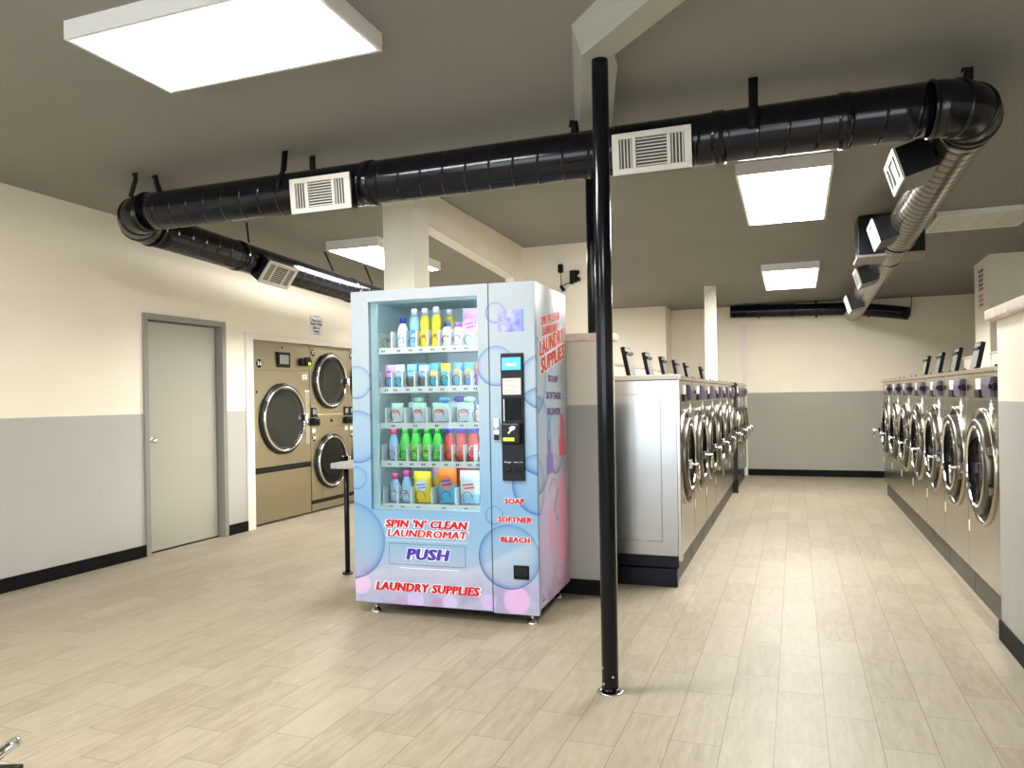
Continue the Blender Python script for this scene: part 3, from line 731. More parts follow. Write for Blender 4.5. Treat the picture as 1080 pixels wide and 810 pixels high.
stack_dryer('stacked double dryer half hidden by the vending machine, numbers 39 and 40', 8.11 + .395, ('39', '40'))

# notice over the dryers
def notice(label, loc, right, w, h, lines, size, m2=None):
    t = thing('wall_notice', label, 'notice', loc); n = Vector(right).cross(Vector((0, 0, 1)))
    mt = plane_mtx((0, 0, 0), right, (0, 0, 1))
    b = MB(); b.box(-w / 2, w / 2, -h / 2, h / 2, 0, .003, mtx=mt); pg = b.build('sheet', M['paper'], t)
    b = MB()
    if m2 is None:
        for (x0, x1, y0, y1) in ((-w / 2 + .008, -w / 2 + .014, -.0, h / 2 - .02), (w / 2 - .014, w / 2 - .008, -.0, h / 2 - .03), (-w / 4, w / 4, h / 2 - .014, h / 2 - .008), (-w / 4, w / 3, -h / 2 + .008, -h / 2 + .014)): b.box(x0, x1, y0, y1, .003, .0045, mtx=mt)
        b.build('printed_border', M['ink'], pg)
    else: b.bm.free()
    for (s, dy, m, wd) in lines: text(s, size, mt @ Matrix.Translation((0, dy, .004)), m, pg, 'lettering', off=size * .03, width=wd)
    return t
notice('white paper notice with black lettering taped above the dryers', (XL + .001, 7.385, 2.155), (0, 1, 0), .235, .225,
       [('Please Pay', .05, M['ink'], .17), ('Safety When', .012, M['ink'], .2), ('Lifting or', -.03, M['ink'], .14), ('Resting', -.07, M['ink'], .11)], .042)
notice('narrow notice of black and red lines on the cream column by the right washers', (1.939, 9.66, 2.40), (0, -1, 0), .26, .46,
       [('NO DYEING', .19, M['ink'], .22), ('NO RUGS OR', .14, M['ink'], .22), ('BLANKETS', .09, M['ink'], .2), ('NO HAIR OR', .04, M['ink'], .2), ('PET ITEMS', -.01, M['ink'], .2), ('PLEASE DO', -.08, M['ink_red'], .2), ('NOT LEAVE', -.13, M['ink_red'], .2), ('LAUNDRY', -.18, M['ink_red'], .18)], .045, 1)

# plug-in adapters on the chase wall
def adapter(label, x, z, w, h):
    t = thing('power_adapter', label, 'power adapter', (x, 7.09, z))
    b = MB(); b.box(-w / 2, w / 2, -.05, 0, -h / 2, h / 2, .012); b.build('adapter_body', M['plastic_k'], t)
    return t
t = adapter('small black power adapter plugged in high on the cream wall', -2.115, 2.53, .05, .085)
b = MB(); b.tube([(0, -.03, -.04), (.002, -.02, -.13), (.0, -.015, -.17), (.03, -.02, -.215)], .004, 6); b.build('cord', M['plastic_k'], t)
b = MB(); b.tube([(.0, -.02, -.165), (.012, -.022, -.19), (.03, -.02, -.215)], .017, 10); b.build('cord_bundle', M['plastic_k'], t)
t = adapter('larger black power adapter with clustered plugs beside the small one', -1.985, 2.445, .075, .12)
b = MB(); b.box(.015, .058, -.05, 0, .02, .055, .01); b.box(.02, .065, -.06, 0, -.05, -.01, .012); b.box(-.035, .0, -.06, -.01, -.075, -.04, .01); b.build('plug', M['plastic_k'], t)
b = MB(); b.tube([(-.04, -.03, -.06), (-.07, -.02, -.062), (-.10, -.015, -.075)], .004, 6); b.build('cord', M['plastic_k'], t)

# ------------------------------------------------------------------ folding table
t = thing('folding_table', 'speckled laminate folding table on a black leg, half hidden behind the vending machine', 'table', (-3.0, 5.6, 0))
b = MB(); b.box(-.21, .24, -.85, .85, .79, .832, .006); b.build('table_top', M['laminate'], t)
for y in (-.75, .75):
    b = MB(); b.cyl((-.14, y, .012), (-.14, y, .79), .019, 20); b.cyl((-.14, y, 0), (-.14, y, .012), .04, 24); b.box(-.19, -.09, y - .05, y + .05, .782, .79); b.build('leg', M['gloss_black'], t)
b = MB(); b.box(.20, .24, -.80, .80, .70, .79); b.build('apron', M['gloss_black'], t)

# ------------------------------------------------------------------ laundry cart (only its rail tip reaches into view)
t = thing('laundry_cart', 'wheeled laundry cart whose chrome rail tip shows at the bottom left corner', 'laundry cart', (-1.824, 1.017, 0), .40)
b = MB()
b.tube([(.10, -.30, .45), (.10, .28, .45), (.10, .31, .45)], .0135, 14)
b.lathe([(0, 0), (.008, .001), (.0135, .008), (.0135, .02)], 14, Matrix.Translation((.10, .33, .45)) @ Matrix.Rotation(PI / 2, 4, 'X'))
b.tube([(.10, -.30, .45), (-.35, -.30, .45), (-.35, .2, .45), (.10, .2, .45)], .0125, 12)
b.build('rail', M['chrome'], t)
b = MB(); b.box(-.34, .115, -.29, .30, .12, .385, .02); b.box(-.35, .125, -.30, .31, .385, .40, .005); b.build('basket', M['plastic_k'], t)
for x, y in ((-.32, -.27), (.07, -.27), (-.32, .17), (.07, .17)):
    b = MB(); b.cyl((x, y, .16), (x, y, .45), .009, 10); b.build('post', M['chrome'], t)
    b = MB(); b.cyl((x - .012, y, .04), (x + .012, y, .04), .04, 20); b.cyl((x, y, .05), (x, y, .12), .008, 8); b.build('caster', M['rubber'], t)

# ------------------------------------------------------------------ vending machine
VA = math.atan2(.05, 1.16); VW, VD = 1.165, .72
VT = thing('vending_machine', 'tall pale blue vending machine covered in bubble artwork, selling laundry supplies', 'vending machine', (-2.53, 3.99, 0), VA)
FX = lambda m_, z, x, y=-.002: plane_mtx((x, y, z), (1, 0, 0), (0, 0, 1))
ZB, ZT, SX = .07, 1.95, .888
wx0, wx1, wz0, wz1 = .118, .820, .63, 1.885
# cabinet shell: side, back, top, floor, divider
b = MB()
b.use(M['wrap_s']).box(VW - .03, VW, .03, VD, ZB + .02, ZT)
b.use(M['wrap_s']).box(0, .03, .03, VD, ZB + .02, ZT)
b.use(M['wrap']).box(.03, VW - .03, .03, VD, ZT - .03, ZT)
b.use(M['cabin']).box(.03, VW - .03, VD - .03, VD, ZB + .02, ZT - .03)
b.use(M['cabin']).box(.03, VW - .03, .03, VD - .03, ZB + .02, .61)
b.box(.836, .85, .12, VD - .03, .61, ZT - .03); b.box(.03, .06, .12, VD - .03, .61, ZT - .03); b.box(.83, VW - .03, .06, VD - .03, .61, ZT - .03)
b.box(.06, .80, .14, VD - .03, 1.90, ZT - .03)
b.build('cabinet', None, VT)
# front door with the window opening
b = MB(); b.use(M['wrap'])
b.box(0, SX - .003, 0, .03, ZB, wz0); b.box(0, SX - .003, 0, .03, wz1, ZT); b.box(0, wx0, 0, .03, wz0, wz1); b.box(wx1, SX - .003, 0, .03, wz0, wz1)
b.use(M['cabin']); b.box(wx0 - .02, wx0, .03, .12, wz0, wz1); b.box(wx1, wx1 + .02, .03, .12, wz0, wz1); b.box(wx0, wx1, .03, .12, wz0 - .02, wz0); b.box(wx0, wx1, .03, .12, wz1, wz1 + .02)
dr = b.build('front_door', None, VT)
b = MB(); b.use(M['wrap']).box(SX + .003, VW, 0, .03, ZB - .01, ZT, .004); b.build('service_panel', None, VT)
b = MB(); b.box(SX - .003, SX + .003, .006, .02, ZB, ZT); b.build('panel_seam', M['seamline'], VT)
b = MB(); b.poly([(wx0, .012, wz0), (wx1, .012, wz0), (wx1, .012, wz1), (wx0, .012, wz1)]); b.build('window_glass', M['glassy'], dr)
# LED strips inside the door frame
b = MB(); b.box(wx1 + .002, wx1 + .012, .122, .134, wz0 + .02, wz1 - .02); b.build('light_strip', M['led'], VT)
b = MB(); b.box(wx0 + .02, wx1 - .02, .122, .134, wz1 + .002, wz1 + .012); b.build('light_strip', M['led'], VT)
# slotted rails
b = MB()
for z in [wz0 + .03 + .022 * k for k in range(55)]:
    b.box(.0605, .0625, .20, .207, z, z + .010); b.box(.185, .19, VD - .034, VD - .0295, z, z + .010)
b.build('slotted_rail', M['plastic_k'], VT)
b = MB(); b.box(.172, .205, VD - .0325, VD - .0295, .62, 1.88); b.build('rear_rail', M['shelf'], VT)
# feet
for x, y in ((.11, .06), (VW - .06, .06), (.11, VD - .08), (VW - .06, VD - .08)):
    b = MB(); b.cyl((x, y, .02), (x, y, ZB + .03), .009, 12); b.lathe([(0, 0), (.034, 0), (.034, .006), (.022, .018), (.012, .028), (0, .03)], 24, Matrix.Translation((x, y, 0))); b.build('foot', M['chrome'], VT)
b = MB(); b.box(.03, VW - .03, .05, VD - .03, ZB, ZB + .03); b.build('under_tray', M['plastic_k'], VT)
# delivery flap
b = MB(); fx0, fx1, fz0, fz1 = .232, .724, .308, .434
for (x0, x1, z0, z1) in ((fx0, fx1, fz0, fz0 + .003), (fx0, fx1, fz1 - .003, fz1), (fx0, fx0 + .002, fz0, fz1), (fx1 - .003, fx1, fz0, fz1)): b.box(x0, x1, -.0012, .001, z0, z1)
b.build('delivery_flap', M['seamline'], VT)
b = MB(); b.box(.30, .68, -.0008, .001, .288, .291); b.box(.22, .74, -.0008, .001, .452, .4535); b.build('flap_trim', M['vinyl_w'], VT)
def sign(s, x0, x1, z, size, m, off, shear, mt=None, outline=True, wid=True):
    cx = (x0 + x1) / 2
    mt1 = mt or plane_mtx((cx, -.0022, z), (1, 0, 0), (0, 0, 1)); 
    o = text(s, size, mt1, m, VT, 'lettering', off=size * (.0 if s == 'LAUNDROMAT' else .022), shear=shear, width=(x1 - x0) if wid else None, ext=.0004, bold=size * .05)
    if outline:
        mt2 = mt1 @ Matrix.Translation((0, 0, -.0009)); text(s, size, mt2, M['vinyl_w'], VT, 'lettering_outline', off=size * .075, shear=shear, width=(x1 - x0) * 1.03 if wid else None, ext=.0003, bold=size * .07)
    return o
sign("SPIN 'N' CLEAN", .205, .738, .551, .060, M['red'], .0028, .2)
sign('LAUNDROMAT', .215, .733, .494, .060, M['red'], .0024, .2)
sign('PUSH', .335, .622, .371, .088, M['violet'], .0065, .2)
sign('LAUNDRY SUPPLIES', .135, .805, .172, .068, M['red'], .0045, .2)
sign('SOAP', .966, 1.087, .703, .042, M['red'], .0024, .05)
sign('SOFTNER', .925, 1.130, .598, .042, M['red'], .0024, .05)
sign('BLEACH', .940, 1.116, .484, .042, M['red'], .0024, .05)
def sside(s, y0, y1, z, size, m, off, rise=0., outline=True):
    cy = (y0 + y1) / 2; up = Vector((0, 0, 1)); right = Vector((0, 1, rise))
    r = right.normalized()
    mt = Matrix(((0, 0, 1, VW + .0014), (r.y, 0, 0, cy), (r.z, 1, 0, z), (0, 0, 0, 1)))
    text(s, size, mt, m, VT, 'lettering', off=size * .02, width=(y1 - y0), ext=.0004, bold=size * (.05 if outline else .03))
    if outline:
        text(s, size, Matrix.Translation((-.0008, 0, 0)) @ mt, M['vinyl_w'], VT, 'lettering_outline', off=size * .07, width=(y1 - y0) * 1.04, ext=.0003, bold=size * .06)
sside("SPIN 'N' CLEAN", .12, .56, 1.765, .072, M['orange'], .0032, .17)
sside('LAUNDROMAT', .14, .52, 1.700, .072, M['orange'], .0032, .17)
sside('LAUNDRY', .07, .66, 1.625, .125, M['orange'], .0075, .22)
sside('SUPPLIES', .10, .67, 1.525, .125, M['orange'], .0075, .22)
sside('SOAP', .26, .49, 1.400, 0.058, M['mauve'], .0028, -.02, False)
sside('SOFTNER', .21, .56, 1.298, 0.058, M['mauve'], .0028, -.02, False)
sside('BLEACH', .24, .53, 1.202, 0.058, M['mauve'], .0028, -.02, False)
# picture decal and payment column
def art(name):
    m = mat(name, (.5, .6, .9), .3); n = NT(m); p, v = n.obj(); nz = n.noise(v, 22, 3); f = n.m('MULTIPLY_ADD', n.m('SUBTRACT', p[0], .945), 9., -.45, clamp=True)
    f2 = n.m('MULTIPLY_ADD', nz, 3., -1., clamp=True)
    c = n.mix(f2, (.14, .16, .50), (.40, .40, .66)); g = n.m('MULTIPLY', n.m('ADD', f, n.m('MULTIPLY', n.m('SUBTRACT', nz, .5), 1.5)), .9, clamp=True)
    n.out('Base Color', n.mix(n.m('POWER', g, 3.), c, (.02, .20, .85))); return m
b = MB(); b.box(.947, 1.098, -.003, .002, 1.668, 1.792, .001); b.build('picture_decal', art('violet blue bubble picture'), VT)
px0, px1 = .963, 1.095
b = MB(); b.box(px0, px1, -.018, 0, .822, 1.545, .004); pay = b.build('payment_panel', M['plastic_k'], VT)
b = MB(); b.box(px0 + .009, px1 - .012, -.021, -.017, 1.45, 1.52); sc = b.build('screen', M['screen_b'], pay)
b = MB(); b.box(px0 + .035, px1 - .04, -.022, -.0205, 1.474, 1.486); b.build('screen_text', M['screen_w'], sc)
b = MB(); b.box(px0 + .012, px1 - .013, -.0205, -.017, 1.31, 1.402); cd = b.build('instruction_card', M['cardp'], pay)
b = MB()
for k in range(6): b.box(px0 + .02, px1 - .022 - (k % 3) * .012, -.0212, -.0203, 1.322 + .013 * k, 1.3245 + .013 * k)
b.build('card_print', M['orange'], cd)
b = MB()
b.box(px0 + .022, px1 - .012, -.024, -.016, 1.165, 1.292); b.build('card_reader', mat('black gloss reader', (.003, .003, .004), .25, **{'Specular IOR Level': .08}), pay)
b = MB(); b.box(px0 + .018, px0 + .021, -.026, -.016, 1.16, 1.285); b.build('reader_edge', M['chrome_soft'], pay)
b = MB(); b.box(px0 + .008, px1 - .012, -.055, -.016, 1.03, 1.15, .010); ba = b.build('bill_acceptor', M['plastic_k'], pay)
b = MB(); b.box(px0 + .022, px1 - .045, -.058, -.054, 1.050, 1.068, .001); b.build('bill_slot', M['lime'], ba)
b = MB()
hx, hz = (px0 + px1) / 2 + .002, 1.115
b.poly([(hx - .02, -.0565, hz - .022), (hx - .010, -.0565, hz - .024), (hx, -.0565, hz - .010), (hx + .022, -.0565, hz + .0), (hx + .026, -.0565, hz + .016), (hx + .004, -.0565, hz + .018), (hx - .012, -.0565, hz + .006), (hx - .004, -.0565, hz - .002)], (0, .002, 0)); b.build('hand_symbol', M['vinyl_w'], ba)
for x in (px0 + .022, px1 - .055):
    b = MB(); b.box(x, x + .034, -.022, -.016, .868, .902, .003); b.cyl((x + .017, -.022, .885), (x + .017, -.028, .885), .009, 14); b.build('coin_button', M['gloss_black'], pay)
text('Change', .013, FX(0, .928, px0 + .034, -.0195), M['vinyl_w'], pay, 'lettering', ext=.0003)
text('Insert coins', .0105, FX(0, .928, px1 - .034, -.0195), M['vinyl_w'], pay, 'lettering', ext=.0003)
b = MB(); b.box(.912, .948, -.012, 0, 1.05, 1.175, .004); b.cyl((.93, -.012, 1.12), (.93, -.028, 1.12), .012, 16); lk = b.build('lock_handle', M['chrome_soft'], VT)
b = MB(); b.box(.916, .944, -.016, -.010, 1.052, 1.085, .002); b.build('lock_slot', M['plastic_k'], lk)
b = MB(); b.box(1.016, 1.108, -.006, .002, .262, .342, .003); cr_ = b.build('coin_return', M['gloss_black'], VT)
b = MB(); b.poly([(1.024, -.007, .330), (1.098, -.007, .330), (1.098, -.010, .285), (1.024, -.010, .285)], (0, .003, 0)); b.build('return_flap', M['plastic_k'], cr_)
# printed bottles on the side (flat wrap artwork)
def side_poly(pts, m, name, off=.0006):
    b = MB(); b.poly([(VW + off, y, z) for y, z in pts], (-.0006, 0, 0)); return b.build(name, m, VT)
def ell(cy, cz, ry, rz, a0=0, a1=2 * PI, n=28): return [(cy + ry * math.cos(a0 + (a1 - a0) * i / n), cz + rz * math.sin(a0 + (a1 - a0) * i / n)) for i in range(n)]
side_poly([(.10, .16), (.30, .20), (.33, .50)] + ell(.22, .56, .12, .17, 0, PI, 14) + [(.09, .40)], M['p_purple'], 'printed_bottle', .0004)
side_poly(ell(.29, .50, .045, .17), M['p_pink'], 'printed_shine', .0009)
side_poly([(.20, .83), (.34, .835), (.34, .955), (.30, .96), (.30, 1.04), (.24, 1.04), (.24, .955), (.20, .95)], M['p_purple2'], 'printed_cap')
side_poly([(.45, .22), (.62, .28), (.655, .55)] + ell(.56, .60, .10, .20, 0, PI, 14) + [(.44, .45)], M['p_pink'], 'printed_bottle', .0004)
side_poly([(.50, .92), (.66, .92), (.66, 1.02), (.62, 1.04), (.62, 1.12), (.59, 1.19), (.54, 1.18), (.54, 1.05), (.50, 1.02)], M['p_pink2'], 'printed_nozzle')
b = MB()
for q in range(3): b.box(VW, VW + .0012, .06 + .0 * q, .13 - .03 * q, .125 + .018 * q, .131 + .018 * q)
b.build('side_print', M['ink'], VT)

# shelves, dividers and coils
SH = [1.608, 1.366, 1.146, .910, .648]
slots = {0: [.15, .255, .335, .405, .481, .555, .626, .700], 1: [.166, .229, .312, .394, .465, .540, .619, .693, .756], 2: [.209, .359, .501, .664, .755],
         3: [.180, .258, .330, .407, .478, .558, .632, .710, .764], 4: [.185, .264, .366, .448, .539, .681]}
SLOTF = {4: [.185, .264, .370, .539, .681]}
for k, z in enumerate(SH):
    b = MB(); b.box(.062, .798, .135, VD - .04, z - .006, z); sh = b.build('shelf', M['shelf'], VT)
    b = MB(); b.box(.062, .798, .128, .134, z - .034, z + .004, .0015); b.build('price_rail', M['shelf'], sh)
    b = MB(); b.box(.09, .79, .137, .145, z - .014, z - .008); b.build('added_shelf_light', M['led'], sh)  # unseen strip added behind each price rail to light the interior
    b = MB()
    fr = SLOTF.get(k, slots[k])
    for x in fr:
        b.box(x - .012, x - .004, .1265, .128, z - .022, z - .010); b.box(x + .002, x + .009, .1265, .128, z - .022, z - .010)
    b.build('price_digits', M['ink'], sh)
    b = MB()
    mids = [fr[0] - .055] + [(a + c) / 2 for a, c in zip(fr, fr[1:])]
    hd = .105 if k in (0, 3, 4) else .095
    for x in mids: b.box(x - .0055, x + .0055, .136, VD - .05, z, z + hd)
    b.build('lane_divider', M['shelf'], sh)
    for x in fr:
        r_ = .030 if k not in (2, 4) else .038
        pts = [(x + r_ * math.cos(a), .138 + a * .010, z + .006 + r_ + r_ * math.sin(a)) for a in [2 * PI * i / 20 for i in range(61)]]
        b = MB(); b.tube(pts, .0018, 5); b.build('coil', M['strap'], sh)

# ------------------------------------------------------------------ goods on the shelves
def vloc(x, y, z):
    c, s = math.cos(VA), math.sin(VA); return (-2.53 + x * c - y * s, 3.99 + x * s + y * c, z)
def pm(name, col, rough=.35): 
    if name not in M: M[name] = mat(name, col, rough)
    return M[name]
P_ = {'blue': (.10, .38, .80), 'lblue': (.32, .62, .90), 'white': (.86, .88, .90), 'yellow': (.92, .74, .02), 'green': (.08, .78, .10), 'dgreen': (.03, .55, .06), 'red': (.85, .05, .05), 'dblue': (.01, .05, .55),
      'pink': (.90, .08, .35), 'purple': (.45, .12, .65), 'orange': (.92, .25, .02), 'cyan': (.06, .50, .78), 'grey': (.13, .18, .20), 'lilac': (.78, .45, .80), 'mint': (.45, .80, .62), 'pale': (.70, .82, .92)}
def pc(k): return pm('pack ' + k, tuple(.72 * q for q in P_[k]))
def bottle(label, x, y, z, h, r, body, cap, lab, group, flat=.62, lean=0., capw=.45, shape='round'):
    t = thing('detergent_bottle', label, 'bottle', vloc(x, y, z), VA + lean, group)
    ch = h * .17; bh = h - ch; r = r * 1.12
    if shape == 'tall': prof = [(0, 0), (r * .92, 0), (r, .008), (r * .97, bh * .35), (r * .80, bh * .55), (r * .92, bh * .75), (r * .72, bh * .92), (r * capw, bh), (0, bh)]
    else: prof = [(0, 0), (r * .9, 0), (r, .008), (r, bh * .55), (r * .86, bh * .75), (r * .55, bh * .93), (r * capw, bh), (0, bh)]
    b = MB(); b.lathe(prof, 20, None, 1., flat); b.build('bottle_body', pc(body), t)
    b = MB(); cr2 = r * (capw + .1); b.lathe([(0, bh - .004), (cr2, bh - .004), (cr2 * .98, bh + ch * .8), (cr2 * .85, h), (0, h)], 16, None, 1., min(1., flat + .2)); b.build('cap', pc(cap), t)
    if lab:
        b = MB()
        pts = [(r * .72 * math.cos(a), -r * flat * .98 + abs(math.cos(a)) ** 2 * r * flat * .30 - .0015, bh * .34 + bh * .2 * math.sin(a)) for a in [2 * PI * i / 16 for i in range(16)]]
        b.poly(pts); o = b.build('label', pc(lab), t)
        b = MB(); b.box(-r * .35, r * .35, -r * flat - .004, -r * flat - .0028, bh * .31, bh * .36); b.build('label_print', pc('red' if lab in ('white', 'yellow', 'orange') else 'white'), o)
    return t
def pouch(label, x, y, z, h, w, top, bot, mark, group, d=.035, split=.5, mark2=None, knot=None, lean=0.):
    t = thing('detergent_pouch', label, 'pouch', vloc(x, y, z), VA + lean, group)
    b = MB(); N = 8; MZ = 10
    def pt(i, j, s):
        u = i / N * 2 - 1; v = j / MZ; e = (1 - abs(u) ** 2.5) ** .5 * (math.sin(PI * min(.97, v * .86 + .13)) ** .6)
        pin = 1 - .07 * (1 - v) ** 8 + .02 * math.sin(v * 17 + i)
        return (u * w / 2 * pin, s * d / 2 * e - .002 * s * random.random(), v * h)
    for s in (-1, 1):
        g = [[b.bm.verts.new(pt(i, j, s)) for i in range(N + 1)] for j in range(MZ + 1)]
        for j in range(MZ):
            b.use(pc(bot) if j / MZ < split else pc(top))
            b._tag([b.bm.faces.new((g[j][i], g[j][i + 1], g[j + 1][i + 1], g[j + 1][i])) for i in range(N)], True)
    bmesh.ops.remove_doubles(b.bm, verts=b.bm.verts[:], dist=.0008)
    b.use(pc(top)).box(-w / 2, w / 2, -.0015, .0015, h * .985, h * 1.03)
    b.build('pouch_body', None, t)
    b = MB(); b.poly([(w * .34 * math.cos(a), -d / 2 - .002, h * .56 + h * .20 * math.sin(a)) for a in [2 * PI * i / 18 for i in range(18)]], (0, .0015, 0)); o = b.build('label', pc(mark), t)
    if mark2:
        b = MB()
        for q, (a0, a1) in enumerate(((-.30, .25), (-.22, .30))): b.poly([(w * a0, -d / 2 - .0035, h * (.55 - .10 * q)), (w * a1, -d / 2 - .0035, h * (.59 - .10 * q)), (w * a1, -d / 2 - .0035, h * (.64 - .10 * q)), (w * a0, -d / 2 - .0035, h * (.60 - .10 * q))], (0, .001, 0))
        b.build('label_print', pc(mark2), o)
    if knot:
        b = MB(); b.lathe([(0, 0), (.018, .006), (.030, .022), (.022, .036), (.008, .040), (0, .042)], 10, Matrix.Translation((w * .25, 0, h * .97)), 1.4, .6); b.build('bag_knot', pc(knot), t)
    return t
G = ['goods on the top vending shelf', 'goods on the second vending shelf', 'goods on the third vending shelf', 'goods on the fourth vending shelf', 'goods on the bottom vending shelf']
F, B2 = .19, .30
z = SH[0] + .008
bottle('white and blue bottle with navy cap on the top vending shelf', .255, F, z, .185, .034, 'white', 'dblue', 'cyan', G[0])
bottle('navy capped white bottle right behind the first one, top vending shelf', .290, B2, z, .19, .034, 'lblue', 'dblue', None, G[0])
bottle('tall sky blue bottle with white cap on the top vending shelf', .335, F, z, .235, .034, 'lblue', 'white', 'blue', G[0], shape='tall')
bottle('tall sky blue bottle in the back row of the top vending shelf', .365, B2, z, .235, .034, 'lblue', 'white', None, G[0], shape='tall')
bottle('left of two tall yellow bottles in front on the top vending shelf', .405, F, z, .235, .032, 'yellow', 'white', 'yellow', G[0], shape='tall')
bottle('right of two tall yellow bottles in front on the top vending shelf', .481, F, z, .24, .032, 'yellow', 'white', 'yellow', G[0], shape='tall')
bottle('yellow bottle with orange label in the back row of the top vending shelf', .445, B2, z, .235, .032, 'yellow', 'white', 'orange', G[0], shape='tall')
bottle('yellow and orange bottle in the back row beside the navy capped white ones', .525, B2, z, .235, .034, 'yellow', 'white', 'orange', G[0], shape='tall')
bottle('small white bottle with pink oval label and navy cap on the top vending shelf', .555, F, z, .145, .036, 'white', 'dblue', 'pink', G[0])
bottle('second small white bottle with pink oval label, beside the pink pouch', .626, F, z, .140, .034, 'white', 'purple', 'pink', G[0])
pouch('large pink and lilac pouch on the top vending shelf', .700, F + .01, z, .215, .10, 'lilac', 'pale', 'lilac', G[0], mark2='pink')
pouch('pink pouch in the back row of the top vending shelf', .66, B2, z, .22, .09, 'lilac', 'lilac', 'pink', G[0])
bottle('slim white bottle at the right end of the top vending shelf', .760, F, z, .17, .022, 'white', 'white', 'orange', G[0])
z = SH[1] + .008
S2 = [(.166, 'lilac', 'blue', 'purple', 'purple and blue'), (.229, 'pale', 'cyan', 'lblue', 'pale blue'), (.312, 'lblue', 'grey', 'cyan', 'blue pouch with grey foot, left one'), (.394, 'pale', 'grey', 'cyan', 'blue pouch with grey foot, right one'),
      (.465, 'cyan', 'cyan', 'yellow', 'teal pouch with yellow left side'), (.540, 'yellow', 'cyan', 'mint', 'yellow topped blue'), (.619, 'blue', 'cyan', 'yellow', 'bright blue pouch with yellow badge, left one'), (.693, 'cyan', 'blue', 'yellow', 'bright blue pouch with yellow badge, right one'), (.757, 'orange', 'purple', 'red', 'orange and purple')]
for i, (x, a, c, m_, nm) in enumerate(S2):
    lab = (nm if 'pouch' in nm else nm + ' pouch') + ' in front on the second vending shelf'
    pouch(lab, x, F, z, .132 if i != 3 else .125, 0.068 if i < 8 else .05, a, c, m_, G[1], d=.04, mark2='blue' if i > 4 else 'white')
for x, a, nm in ((.33, 'cyan', 'left'), (.43, 'lblue', 'middle'), (.58, 'cyan', 'right')):
    pouch('blue pouch in the back row of the second vending shelf, %s of three' % nm, x, B2, z, .142, .07, a, a, 'lblue', G[1], d=.04)
z = SH[2] + .008
for i, (x, w, kn, nm) in enumerate([(.209, .085, None, 'leftmost'), (.359, .095, None, 'second'), (.501, .11, 'blue', 'third'), (.664, .11, 'mint', 'fourth')]):
    pouch('%s white and mint laundry bag with red script in front on the third vending shelf' % nm, x, F, z, .112, w, 'mint', 'pale', 'white', G[2], d=.05, split=.62, mark2='red', knot=kn)
for x, kn, nm in ((.28, 'mint', 'left'), (.555, 'dblue', 'middle'), (.735, 'dblue', 'right')):
    pouch('pale blue bag in the back row of the third vending shelf, %s of three' % nm, x, B2, z, .115, .10, 'pale', 'pale', 'lblue', G[2], d=.05, knot=kn)
bottle('orange labelled white bottle at the right end of the third vending shelf', .757, F, z, .125, .026, 'white', 'dblue', 'orange', G[2])
z = SH[3] + .008
bottle('light blue bottle with pink cap at the left end of the fourth vending shelf', .180, F, z, .195, .030, 'lblue', 'pink', 'lilac', G[3], capw=.5)
for x, lb, nm in ((.258, None, 'leftmost plain'), (.330, 'yellow', 'second'), (.407, 'yellow', 'third'), (.478, 'dgreen', 'rightmost')):
    bottle('%s bright green bottle in front on the fourth vending shelf' % nm, x, F, z, .205, .031, 'green', 'green', lb, G[3], capw=.45)
for x, nm in ((.295, 'left'), (.370, 'middle'), (.520, 'right')):
    bottle('darker green bottle in the back row of the fourth vending shelf, %s of three' % nm, x, B2, z, .215, .033, 'dgreen', 'green', None, G[3])
for x, lb, nm in ((.558, 'orange', 'leftmost'), (.632, 'orange', 'middle'), (.710, 'white', 'rightmost')):
    bottle('%s of three red bottles with blue caps in front on the fourth vending shelf' % nm, x, F, z, .205, .031, 'red', 'dblue', lb, G[3], capw=.75)
for x, nm in ((.600, 'left'), (.675, 'right')):
    bottle('red bottle with blue cap in the back row of the fourth vending shelf, %s one' % nm, x, B2, z, .215, .033, 'red', 'dblue', None, G[3], capw=.75)
bottle('narrow red bottle with white label at the right end of the fourth vending shelf', .766, F, z, .15, .024, 'red', 'red', 'white', G[3])
z = SH[4] + .008
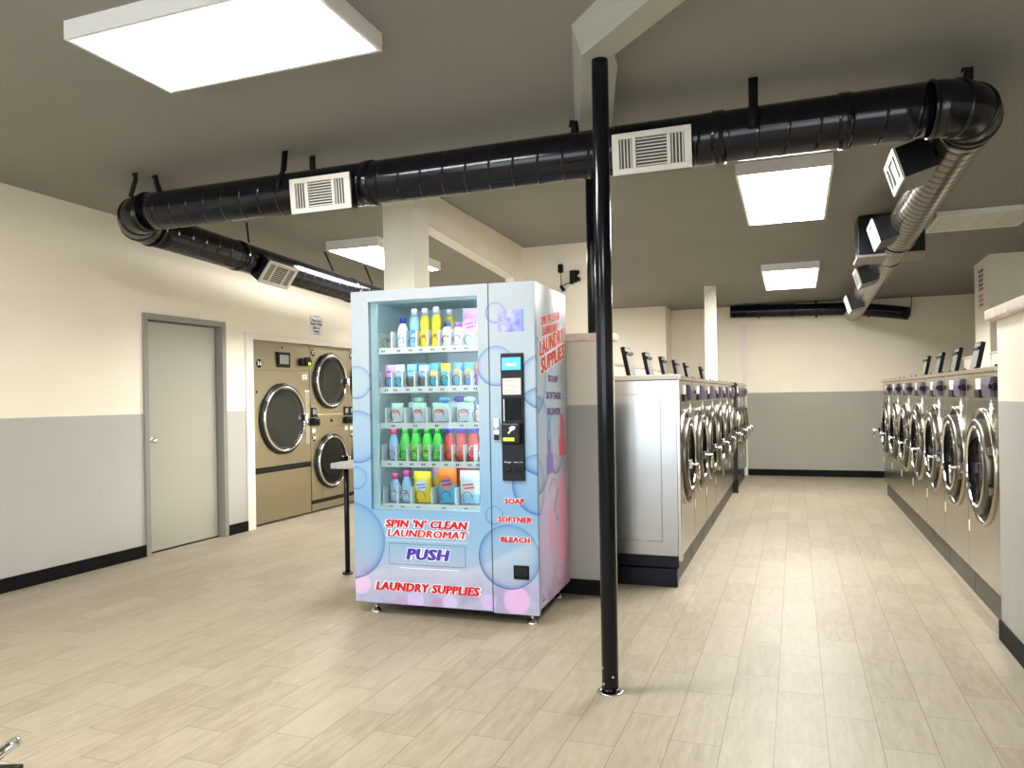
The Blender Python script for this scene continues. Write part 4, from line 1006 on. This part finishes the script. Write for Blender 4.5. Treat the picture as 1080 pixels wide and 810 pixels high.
bottle('leftmost blue bottle with pink cap on the bottom vending shelf', .185, F, z, .175, .031, 'lblue', 'pink', 'lilac', G[4], capw=.5)
bottle('blue bottle with pink cap beside the yellow pouch on the bottom vending shelf', .264, F, z, .195, .031, 'lblue', 'pink', 'white', G[4], capw=.5)
pouch('yellow pouch with white oval on the bottom vending shelf', .372, F, z, .185, .115, 'yellow', 'yellow', 'white', G[4], d=.045, mark2='blue')
pouch('yellow and purple pouch in the back row of the bottom vending shelf', .445, B2, z, .22, .11, 'lilac', 'orange', 'yellow', G[4], d=.045)
pouch('orange and blue pouch on the bottom vending shelf', .539, F, z, .23, .12, 'orange', 'cyan', 'orange', G[4], d=.05, split=.48, mark2='dblue')
pouch('red orange pouch in the back row of the bottom vending shelf', .61, B2, z, .225, .11, 'red', 'orange', 'orange', G[4], d=.045)
pouch('white and blue pouch with red script on the bottom vending shelf', .684, F, z, .195, .125, 'pale', 'lblue', 'pale', G[4], d=.05, split=.3, mark2='red')

# ------------------------------------------------------------------ light from outdoors
w = bpy.data.worlds.new('sky'); bpy.context.scene.world = w; w.use_nodes = True
bg = w.node_tree.nodes['Background']; bg.inputs[0].default_value = (.86, .93, 1., 1); bg.inputs[1].default_value = 2.2

# ------------------------------------------------------------------ camera
cam = bpy.data.cameras.new('camera'); co = bpy.data.objects.new('camera', cam); C.objects.link(co)
F_PX, YAW, ROLL = 800., math.atan(299 / 800.), .017
cam.sensor_fit = 'HORIZONTAL'; cam.sensor_width = 36.; cam.lens = 36. * F_PX / 1080.
cam.shift_y = (418 - 405) / 1080.
cam.clip_start = .05
co.matrix_world = Matrix.Translation((0, 0, 1.3)) @ Matrix.Rotation(YAW, 4, 'Z') @ Matrix.Rotation(PI / 2, 4, 'X') @ Matrix.Rotation(-ROLL, 4, 'Z')
sc = bpy.context.scene; sc.camera = co
sc.view_settings.view_transform = 'Standard'; sc.view_settings.look = 'None'; sc.view_settings.gamma = 1; sc.view_settings.exposure = 1.5
sc.view_settings.use_curve_mapping = False
